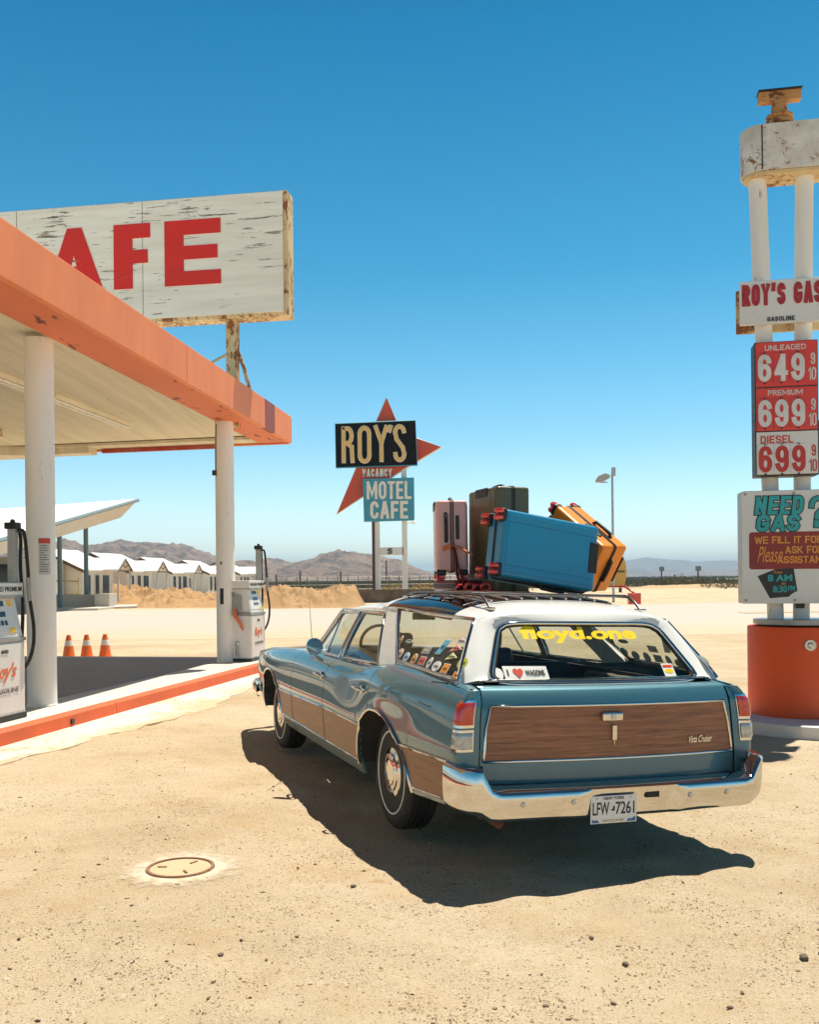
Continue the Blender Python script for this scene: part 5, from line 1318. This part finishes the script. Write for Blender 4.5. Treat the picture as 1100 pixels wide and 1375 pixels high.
# motel sign
ZM = 75.
def mx(px): return (px - 550) / 1300 * ZM
def mz(px, py): return EYE - (py - 778 + (px - 550) * .0105) / 1300 * ZM
MS = empty('motel_sign', (mx(524), ZM, 0), 0, 'tall motel sign with a red star, a black name panel and a blue panel', 'sign')
def q(px, py): return (mx(px) - mx(524), mz(px, py))
star_m = reg(weathered('star_red', (.66, .085, .03), (.6, .5, .4), .15, .25, .5, dirt=(.42, .06, .03), dirtamt=.5, fine=2.)); cream_m = reg(M('edge_cream', (.72, .66, .56), .5)); mblack = reg(M('panel_black', (.010, .009, .009), .7, spec=.08)); mteal = reg(weathered('panel_blue', (.05, .32, .43), (.3, .4, .42), .15, .4, .5, dirt=(.06, .22, .30), dirtamt=.5, fine=2.)); tubey = reg(M('letter_yellow', (.78, .50, .13), .5)); letc = reg(M('letter_cream', (.80, .75, .65), .5))
star = [(522, 534), (541, 581), (594, 600), (536, 634), (453, 690), (491, 604)]
st_ = MB().prism([q(*p) for p in star], .0, .55).build('star', star_m, MS)
MB().tube([(x, .27, z) for x, z in [q(*p) for p in star]], .10, 4, True).build('edge_band', cream_m, st_)
def panel(nm, cs, y0, y1, mat): return MB().prism([q(*p) for p in cs], y0, y1).build(nm, mat, MS)
bpn = panel('name_panel', [(453.5, 629), (562, 625.5), (560, 566), (453, 570.5)], -.55, -.02, mblack)
MB().tube([(x, -.54, z) for x, z in [q(453.5, 629), q(562, 625.5), q(560, 566), q(453, 570.5)]], .05, 4, True).build('edge_band', mteal, bpn)
# tall condensed letters made of strokes with a pale outline
def stroke_letters(strokes, w, y, mat, nm, par, grow=0.):
    m = MB()
    for pts in strokes:
        n = len(pts)
        for i in range(n - 1):
            a, b_ = V(pts[i]), V(pts[i + 1]); d = (b_ - a).normalized(); nn = V((-d.y, d.x)) * (w / 2 + grow); e = d * (w * .35 + grow)
            a2, b2 = a - e, b_ + e
            m.prism([tuple(a2 - nn), tuple(b2 - nn), tuple(b2 + nn), tuple(a2 + nn)], y - .002 * i, y - .06 - .002 * i)
    return m.build(nm, mat, par)
def arcp(cx, cz, rx, rz_, a0, a1, n=9): return [(cx + rx * cos(R(a)), cz + rz_ * sin(R(a))) for a in frange(a0, a1, n)]
def P(px, py): return q(px, py)
SL = []
x, z = P(464, 621); ht = P(464, 576)[1] - z; u = ht / 46
def S(pts): return [(x + a * u, z + b * u) for a, b in pts]
SL += [S([(0, 0), (0, 45)]), S([(0, 45), (5, 45)] + arcp(5, 35, 6, 10, 90, -90) + [(0, 25)]), S([(4, 25), (11, 20), (12, 0)])]
x += 23.5 * u; z += .5 * u
SL += [S(arcp(5, 36, 6.5, 9, 0, 180) + arcp(5, 8.5, 6.5, 9, 180, 360) + [(11.5, 36)])]
x += 20.5 * u; z += .5 * u
SL += [S([(0, 46), (7.5, 24), (14.5, 46)]), S([(7.5, 24), (7.5, 0)])]
x += 22 * u; SL += [S([(-1.5, 46), (-3.5, 40)])]
x += 4.5 * u; z += .5 * u
SL += [S(arcp(6, 37, 6, 8.5, 10, 180) + [(2, 28), (10, 17)] + arcp(6, 8.5, 6, 8.5, 0, -180))]
stroke_letters(SL, 4.6 * u, -.56, cream_m, 'lettering', bpn, .6 * u)
stroke_letters(SL, 3.6 * u, -.63, tubey, 'lettering', bpn)
letters('lettering', 'VACANCY', *(P(488, 0)[0], P(528, 0)[0], P(508, 640.5)[1], P(508, 629.5)[1]), -.10, letc, st_, .12, 1.0, .06)
tpn = panel('motel_panel', [(490, 701), (557.5, 699), (557.5, 642), (489, 644)], -.5, -.04, mteal)
letters('lettering', 'MOTEL', P(494, 0)[0], P(554, 0)[0], P(524, 671)[1], P(524, 647)[1], -.51, letc, tpn, .21, .9, .05)
letters('lettering', 'CAFE', P(498.5, 0)[0], P(549, 0)[0], P(524, 697)[1], P(524, 673.5)[1], -.51, letc, tpn, .24, .9, .05)
for px, w in ((506.5, .50), (544, .42)): MB().box((mx(px) - mx(524), .25, 6.5), (w, .4, 13)).build('post', offw, MS, bevel=.03)
cb = MB().box((mx(526) - mx(524), .2, mz(526, 740)), (1.9, .3, .62)).build('crossbar', offw, MS, bevel=.02)
MB().tube([(a * .22 - .0, .03, mz(526, 740) + b_ * .2) for a, b_ in ((.8, .9), (-.5, .8), (-.8, .3), (.7, -.1), (.6, -.7), (-.3, -.9), (-.8, -.6))], .06, 6).build('mark', ink, cb)
MB().cyl((mx(502) - mx(524), .0, 0), (mx(502) - mx(524), .0, 6.2), .11, n=10).build('pipe', reg(M('pipe_maroon', (.10, .03, .025), .6)), MS, 50)
lm = MB().tube([(mx(547) - mx(524), .2, mz(547, 703)), (mx(552) - mx(524), .2, mz(552, 701.5)), (mx(556) - mx(524), .2, mz(556, 701))], .04, 6); lm.lathe([(.03, .2), (.12, .1), (.24, -.12), (0, -.12)], (mx(557.5) - mx(524), .2, mz(557, 701)), 12); lm.build('lamp', letc, MS, 50)

# light pole
PO = empty('light_pole', ((824 - 550) / 1300 * 60, 60, 0), 0, 'thin light pole with a boxy lamp head pointing left beside the orange suitcase', 'light pole')
steel = reg(M('galvanised_steel', (.42, .42, .41), .45, .6, 0, .1, 6.))
MB().cyl((0, 0, 0), (0, 0, 8.05), .085, .07, 12).build('pole', steel, PO, 50)
m = MB().rings([[(-.15, -.12, 7.72), (-.15, .12, 7.72), (-.15, .12, 7.9), (-.15, -.12, 7.9)], [(-.45, -.24, 7.55), (-.45, .24, 7.55), (-.45, .24, 8.0), (-.45, -.24, 8.0)], [(-.85, -.24, 7.46), (-.85, .24, 7.46), (-.85, .24, 7.85), (-.85, -.24, 7.85)], [(-1.02, -.16, 7.45), (-1.02, .16, 7.45), (-1.02, .16, 7.6), (-1.02, -.16, 7.6)]])
m.build('lamp_head', reg(M('lamp_grey', (.40, .38, .35), .5, .2)), PO, bevel=.03); MB().box((-.62, 0, 7.45), (.62, .36, .05)).build('lens', clear_lens, PO)
MB().box((.08, 0, 8.1), (.24, .2, .55)).build('control_box', steel, PO, bevel=.02)

# modern white office with a wing roof
OF = empty('office_building', (-22, 60, 0), 0, 'white modern motel office with an upswept wing roof and slim grey green posts', 'office')
wroof = reg(M('roof_white', (.84, .84, .82), .6, 0, 0, .04, .5)); ocream = reg(M('soffit_cream', (.66, .60, .50), .7, 0, 0, .06, .6)); gteal = reg(M('post_grey_green', (.13, .20, .21), .5)); ewall = reg(M('wall_cream', (.60, .56, .49), .8, 0, 0, .06, .8)); wing = reg(M('window_dark', (.03, .035, .04), .1, 0, 0, .2, 1.)); gteal2 = reg(M('roof_edge_grey', (.22, .29, .31), .5))
def o_(x, y, z): return V((x + 22, y - 60, z))
ta, tb, tc_, td = o_(-17.35, 62, 6.90), o_(-19.2, 44, 3.45), o_(-36, 46, 3.3), o_(-34, 70, 6.7)
MB().add([ta, tb, tc_, td, ta - V((.05, 0, .16)), tb - V((.05, 0, .16)), tc_ - V((0, 0, .16)), td - V((0, 0, .16))], [(0, 1, 2, 3), (4, 7, 6, 5), (0, 4, 5, 1), (1, 5, 6, 2), (2, 6, 7, 3), (3, 7, 4, 0)]).build('roof', wroof, OF)
MB().tube([ta - V((0, 0, .08)), tb - V((0, 0, .08))], .11, 6).build('roof_edge', gteal2, OF)
so = [ta - V((.12, .0, .18)), tb - V((.15, -.1, .18)), tc_ - V((0, 0, .18)), td - V((0, 0, .18)), ta - V((.9, .8, 1.25)), tb - V((.8, -1.0, .85)), tc_ - V((0, 0, .7)), td - V((0, 0, 1.2))]
MB().add(so, [(0, 1, 2, 3), (4, 7, 6, 5), (0, 4, 5, 1), (1, 5, 6, 2), (2, 6, 7, 3), (3, 7, 4, 0)]).build('soffit', ocream, OF)
for px, Y_, h_ in ((115.5, 59.5, 5.0), (80, 57.0, 4.6)):
    p = o_((px - 550) / 1300 * Y_, Y_, 0); MB().cyl(p, p + V((0, 0, h_)), .14, n=12).build('post', gteal, OF, 50)
MB().box(o_(-29, 64, 1.6), (9, 9, 3.2)).build('wall', ewall, OF)
m = MB()
for k in range(6): m.box(o_(-32.6 + 1.5 * k, 59.45, 1.6), (1.2, .06, 2.3))
m.build('window', wing, OF)
m = MB()
for k in range(7): m.box(o_(-33.35 + 1.5 * k, 59.40, 1.6), (.12, .12, 3.0))
m.build('mullion', reg(M('mullion_brown', (.22, .15, .10), .6)), OF)
pl = empty('planter', (-20.4, 59.3, 0), 0, 'low pale block planter with dry plants at the foot of the office posts', 'planter')
blockm = reg(weathered('block_pale', (.55, .51, .44), (.40, .35, .28), .4, 1.2, .85)); 
m = MB().box((0, 0, .42), (3.6, .3, .85)); m.box((1.65, 1.0, .42), (.3, 2.2, .85)); m.box((-1.65, 1.0, .42), (.3, 2.2, .85)); m.box((1.9, -.7, .45), (.9, 1.0, .9)); m.build('block_wall', blockm, pl, bevel=.02)
MB().box((0, 1.0, .55), (3.2, 2.0, .3)).build('soil', dirt_m, pl)
op = MB().slab([(-34, 54.5), (-17.6, 54.5), (-17.6, 57.5), (-16.5, 58.5), (-16.5, 64), (-34, 64)], -.1, .12).build('office_pavement', concrete, None); op['kind'] = 'structure'

tp = MB(); tp.box((-24.2, 62.0, 1.75), (6.0, .01, .09), Matrix.Rotation(.03, 3, 'Y')); tp.box((-24.2, 62.0, .75), (6.0, .01, .09), Matrix.Rotation(-.03, 3, 'Y'))
for x in (-27.15, -24.2, -21.25): tp.box((x, 62.03, .95), (.06, .04, 1.9))
tag(tp.build('caution_tape', reg(M('tape_yellow', (.70, .55, .22), .5)), None), 'pale yellow caution tape strung on stakes in front of the nearest white cottage', 'caution tape')
# cottages in a row
cw = reg(weathered('cottage_stucco', (.72, .69, .63), (.45, .40, .34), .2, .5, .85, dirt=(.48, .43, .36), dirtamt=.4, fine=2.)); croof = reg(M('cottage_roof_white', (.83, .83, .81), .6, 0, 0, .03, 1.)); ctrim = reg(M('cottage_trim', (.12, .085, .06), .7))
def cottage(x, y, label, lead):
    c = empty('cottage', (x, y, 0), R(-8), label, 'cottage', 'white cottages in a row')
    w, d, he, hr = 3.0, 5.0, 2.55, 3.95       # half width, depth, eave, ridge
    MB().prism([(-w, 0), (w, 0), (w, he), (0, hr - .06), (-w, he)], 0, d).build('wall', cw, c)
    for sg in (-1, 1):
        a, b_ = V((0, -.35, hr)), V((sg * (w + .30), -.35, he - .14)); D_ = V((0, d + .7, 0)); up = V((0, 0, .10))
        r_ = MB().add([a, b_, b_ + D_, a + D_, a + up, b_ + up, b_ + D_ + up, a + D_ + up], [(0, 1, 2, 3), (4, 7, 6, 5), (0, 4, 5, 1), (1, 5, 6, 2), (2, 6, 7, 3), (3, 7, 4, 0)]).build('roof', croof, c)
        n = (b_ - a).normalized()
        MB().add([a + V((0, -.02, -.16)), b_ + V((0, -.02, -.16)), b_ + V((0, -.02, .06)), a + V((0, -.02, .06)), a + V((0, .03, -.16)), b_ + V((0, .03, -.16)), b_ + V((0, .03, .06)), a + V((0, .03, .06))], [(0, 1, 2, 3), (4, 7, 6, 5), (0, 4, 5, 1), (1, 5, 6, 2), (2, 6, 7, 3), (3, 7, 4, 0)]).build('fascia_board', ctrim, r_)
    # porch gable on the right wall
    yc = 3.9
    g_ = MB()
    for s2 in (-1, 1):
        a, b_ = V((1.2, yc, he + .78)), V((1.2, yc + s2 * 1.25, he - .12)); D_ = V((w + .3, 0, 0)); up = V((0, 0, .10))
        g_.add([a, b_, b_ + D_, a + D_, a + up, b_ + up, b_ + D_ + up, a + D_ + up], [(0, 1, 2, 3), (4, 7, 6, 5), (0, 4, 5, 1), (1, 5, 6, 2), (2, 6, 7, 3), (3, 7, 4, 0)])
    g_.build('porch_roof', croof, c)
    tr = MB()
    for s2 in (-1, 1): tr.tube([(w + 1.52, yc, he + .72), (w + 1.52, yc + s2 * 1.22, he - .16)], .07, 4); tr.tube([(w + 1.5, yc, he + .1), (w + 1.5, yc + s2 * .55, he + .32)], .05, 4)
    tr.tube([(w + 1.52, yc - 1.1, he - .1), (w + 1.52, yc + 1.1, he - .1)], .06, 4); tr.build('porch_truss', ctrim, c)
    for s2 in (-1, 1): MB().box((w + 1.4, yc + s2 * 1.05, he / 2 - .05), (.13, .13, he - .1)).build('porch_post', ewall, c)
    def win(x_, z0_, z1_, ww_, side=False):
        if side: f = MB().box((w + .01, x_, (z0_ + z1_) / 2), (.05, ww_ + .12, z1_ - z0_ + .12)).build('window', ewall, c); MB().box((w + .03, x_, (z0_ + z1_) / 2), (.05, ww_, z1_ - z0_)).build('pane', wing, f)
        else: f = MB().box((x_, -.01, (z0_ + z1_) / 2), (ww_ + .12, .05, z1_ - z0_ + .12)).build('window', ewall, c); MB().box((x_, -.03, (z0_ + z1_) / 2), (ww_, .05, z1_ - z0_)).build('pane', wing, f)
    win(-1.75, .0, 1.95, 1.25); win(.75, .95, 1.95, .22); win(.9, .5, 2.1, .6, True); win(2.3, .5, 2.1, .55, True)
    dr = MB().box((w + .02, 3.75, 1.05), (.06, .95, 2.1)).build('door', wing, c)
    return c
for k, (x, y, lab) in enumerate(((-26.6, 69, 'white gabled cottage behind the office posts, nearest of the row'), (-26.6, 80, 'white gabled cottage second from the office, its gable wall widest in view'), (-27.2, 97, 'white gabled cottage in the middle of the row above the dirt mounds'), (-26.6, 112, 'white gabled cottage left of the far canopy column'), (-25.0, 123, 'white gabled cottage just right of the far canopy column, farthest of the row'))):
    cottage(x + .4 - .0, y, lab, k)

# yellow board, road signs, poles, fence
YB = empty('yellow_sign', ((829 - 550) / 1300 * 100, 100, 0), 0, 'yellow curved sign board on a short post, half hidden by the orange suitcase', 'sign')
yel = reg(M('board_yellow', (.62, .36, .06), .6))
MB().prism([(-1.6, .65), (.75, .65), (.98, 1.6), (1.0, 2.4), (.85, 3.2), (.6, 3.9), (-1.6, 3.9)], 0, .25).build('board', yel, YB)
MB().box((.35, .1, .35), (.28, .25, .75)).build('post', ctrim, YB)
m = MB()
for i in range(5): m.box((.1 + .16 * i, -.02, 2.15), (.10, .04, .22))
m.build('lettering', ink, YB)
for px, Y_, h_, w_, lab in ((889, 190, 4.3, 3.3, 'small square road sign on a post at the right roadside, the left one of two'), (938, 165, 2.9, 3.2, 'small pale road sign on a post among the bushes, the right one of two')):
    s_ = empty('road_sign', ((px - 550) / 1300 * Y_, Y_, -1.2 if px < 900 else 0), 0, lab, 'road sign')
    MB().box((0, 0, h_ / 2), (.22, .2, h_)).build('post', ctrim, s_); bd = MB().box((0, -.15, h_), (.95, .08, .85)).build('board', reg(M('sign_back_grey', (.28, .26, .24), .6)), s_)
for px, pt, Y_, lab in ((403, 765, 105, 'short wooden pole left of the near canopy view above the dirt mound'), (457.5, 766, 110, 'wooden pole standing behind the dirt mound left of the motel sign'), (519, 752, 120, 'reddish pole seen between the two white motel sign posts'), (535, 776, 125, 'short dark pole seen low between the motel sign posts'), (371, 770, 100, 'thin dark pole beside the looping pump hose')):
    top = EYE - (pt - 778) / 1300 * Y_
    tag(MB().cyl(((px - 550) / 1300 * Y_, Y_, 0), ((px - 550) / 1300 * Y_, Y_, top), .11, .09, 8).build('utility_pole', ctrim, None, 50), lab, 'pole')
FN = empty('fence', (0, 118, 0), 0, 'long wire fence on thin posts across the desert behind the motel sign', 'fence')
for k in range(34): MB().cyl((-20 + 1.25 * k, 0, 0), (-20 + 1.25 * k, 0, 2.0), .045, n=6).build('post', ctrim, FN)
m = MB()
for z in (.5, 1.0, 1.5, 1.95): m.tube([(-20, 0, z), (21.5, 0, z)], .02, 4)
m.build('wire', steel, FN)

# desert shrubs
def leaf_mat(nm, a, b_):
    m, t, b, N, L = nodes(nm); gi = N('ShaderNodeNewGeometry')
    L(ramp(t, gi.outputs['Random Per Island'], [(0, a), (1, b_)]), b.inputs['Base Color']); b.inputs['Roughness'].default_value = .85; b.inputs['Specular IOR Level'].default_value = .1
    return m
shr = leaf_mat('creosote_leaves', (.075, .07, .03), (.19, .165, .08)); dry = leaf_mat('dry_brush_leaves', (.30, .20, .05), (.48, .34, .11))
def tuft(mb, x, y, z, r, h, n, rr2):
    for i in range(n):
        a = rr2.uniform(0, 2 * pi); e = rr2.random() ** .6; px_, py_ = x + cos(a) * r * e, y + sin(a) * r * e; zz = z + h * (.15 + .85 * rr2.random() * (1 - .5 * e * e))
        s_ = r * rr2.uniform(.10, .24); d = V((rr2.uniform(-1, 1), rr2.uniform(-1, 1), rr2.uniform(-.2, 1))).normalized() * s_; w_ = V((rr2.uniform(-1, 1), rr2.uniform(-1, 1), rr2.uniform(-1, 1))).normalized() * s_ * .6
        p = V((px_, py_, zz)); mb.add([p, p + w_, p + d], [(0, 1, 2)])
r3 = random.Random(5)
def shrub(px, Y_, r, h, mat, lab, grp):
    o = empty('shrub', ((px - 550) / 1300 * Y_, Y_, -.05), 0, lab, 'shrub', grp)
    mb = MB(); tuft(mb, 0, 0, 0, r, h, 260, r3); mb.build('foliage', mat, o)
    st2 = MB()
    for k in range(5):
        a = r3.uniform(0, 6.28); st2.tube([(0, 0, 0), (.3 * r * cos(a), .3 * r * sin(a), h * .4), (.55 * r * cos(a), .55 * r * sin(a), h * .8)], [.05, .035, .015], 4)
    st2.build('stems', ctrim, o)
for px, Y_, r, h, lab in ((528, 88, 1.1, 1.3, 'yellow dry bush between the motel sign posts'), (561, 90, 1.0, 1.2, 'yellow dry bush just right of the right motel sign post'), (573, 94, 1.2, 1.35, 'larger yellow dry bush left of the pink suitcase'), (516, 93, .8, 1.0, 'small yellow dry bush beside the left motel sign post')):
    shrub(px, Y_, r, h, dry, lab, 'yellow bushes by the motel sign')
for px, Y_, r, h, lab in ((897, 150, 1.5, 1.5, 'dark bush at the foot of the left road sign'), (912, 140, 2.0, 1.9, 'large dark bush between the two road signs'), (925, 138, 1.5, 1.5, 'dark bush left of the right road sign'), (952, 128, 1.2, 1.1, 'low bush on the sandy bank right of the road signs'), (975, 120, 1.3, 1.0, 'low bush on the sandy bank near the price sign'), (990, 124, 1.2, 1.0, 'low bush on the bank closest to the price sign'), (880, 165, 1.5, 1.4, 'dark bush left of the left road sign')):
    shrub(px, Y_, r, h, shr, lab, 'bushes beside the highway')
mb = MB(); r4 = random.Random(17); n = 0
while n < 5200:
    Y_ = 150 + 1500 * r4.random() ** 1.6; x = r4.uniform(-.46, .46) * Y_
    if 60 < x < 200 and 150 < Y_ < 560 and abs(x - lerp(80, 185, (Y_ - 150) / 410)) < 20: continue
    r = r4.uniform(.5, 1.2) * (1 + Y_ / 900); h = r * r4.uniform(.7, 1.1)
    for k in range(5):
        a = r4.uniform(0, 6.28); p = V((x + r * .5 * cos(a), Y_ + r * .3 * sin(a), 0)); w_ = r * r4.uniform(.35, .6)
        mb.add([p + V((-w_, 0, 0)), p + V((w_, r4.uniform(-.3, .3), 0)), p + V((r4.uniform(-.3, .3) * w_, .2, h * r4.uniform(.7, 1.1)))], [(0, 1, 2)])
    n += 1
tag(mb.build('scrub', leaf_mat('scrub_leaves', (.15, .13, .065), (.27, .22, .12)), None), 'low creosote scrub covering the desert plain below the mountains', 'scrub', None, 'stuff')

# mountains
m, t, b, N, L = nodes('mountain_rock')
f = tex(t, .012, 9, .7, (1, 1, 2.2)); f2 = tex(t, .05, 8, .7)
cc_ = ramp(t, f, [(.3, (.17, .105, .075)), (.5, (.30, .20, .145)), (.7, (.41, .29, .21))])
L(mix(t, ramp(t, f2, [(.46, 0.), (.6, .85)]), cc_, (.085, .06, .05)), b.inputs['Base Color']); b.inputs['Roughness'].default_value = .95; b.inputs['Specular IOR Level'].default_value = .1
bump(t, b, tex(t, .04, 9, .75), 1., 9.)
rock_m = m
def ridge(prof, D, depth, nx, ny, sc_, seed, rough):
    """prof: (photo column, photo row) of the skyline at distance D"""
    rows = []
    for j in range(ny):
        v = j / (ny - 1); row = []
        y = D - depth * .62 + depth * v
        for i in range(nx):
            px = lerp(prof[0][0], prof[-1][0], i / (nx - 1)); x = (px - 550) / 1300 * D
            hgt = max(0., (776 - interp(prof, px)) / 1300 * D)
            k = max(0., 1 - abs(v - .62) / (.62 if v < .62 else .38)) ** 1.15
            rn = nz3(x, y, seed, 7, sc_); rg_ = 1 - 2.2 * abs(nz3(x, y * .8, seed + 5, 6, sc_ * 2.2)); r3_ = 1 - 2.2 * abs(nz3(x, y, seed + 7, 5, sc_ * 7))
            w_ = 1 - k ** 2.5
            z = hgt * (k * 1.08 + w_ * k ** .5 * 1.9 * rough * (.55 * rn + .38 * rg_) + .10 * k ** .6 * r3_ * (.35 + .65 * w_))
            row.append((x, y, z - 6 * (1 - min(1, k * 8))))
        rows.append(row)
    o = MB().grid(rows).build('mountain', rock_m, None, 30); o['kind'] = 'structure'; return o
ridge([(-420, 776), (-300, 735), (-100, 745), (20, 748), (60, 742), (95, 737), (130, 730), (161, 722), (185, 727), (205, 726), (235, 729), (262, 738), (290, 748), (310, 751), (328, 749), (345, 753), (372, 747), (398, 755), (420, 750), (440, 745), (455, 740), (472, 744), (492, 747), (515, 750), (540, 753), (560, 761), (580, 768), (592, 764), (610, 766), (640, 771), (700, 776)], 1700, 1000, 420, 90, .006, 2.2, .55)
ridge([(540, 776), (600, 768), (700, 764), (800, 772), (842, 772), (852, 765), (875, 769), (890, 766), (905, 771), (940, 769), (965, 766), (985, 770), (1010, 764), (1060, 766), (1150, 760), (1300, 776)], 4500, 1200, 260, 50, .003, 8.2, .4)
ridge([(500, 776), (620, 760), (740, 757), (830, 757), (868, 752), (905, 755), (935, 758), (965, 756), (990, 757), (1020, 753), (1100, 757), (1250, 750), (1450, 776)], 7000, 1200, 260, 40, .002, 4.2, .4)

# the desert air
m = bpy.data.materials.new('desert_haze'); m.use_nodes = True; t = m.node_tree; t.nodes.remove(t.nodes['Principled BSDF'])
pv = t.nodes.new('ShaderNodeVolumePrincipled'); pv.inputs['Color'].default_value = (.60, .82, 1, 1); pv.inputs['Density'].default_value = 2.2e-4; pv.inputs['Anisotropy'].default_value = .0
t.links.new(pv.outputs[0], t.nodes['Material Output'].inputs['Volume'])
hz = MB().box((0, 4250, 82), (22600, 15500, 176)).build('haze', m, None); hz['kind'] = 'stuff'
hz.location = (0, 0, 0)
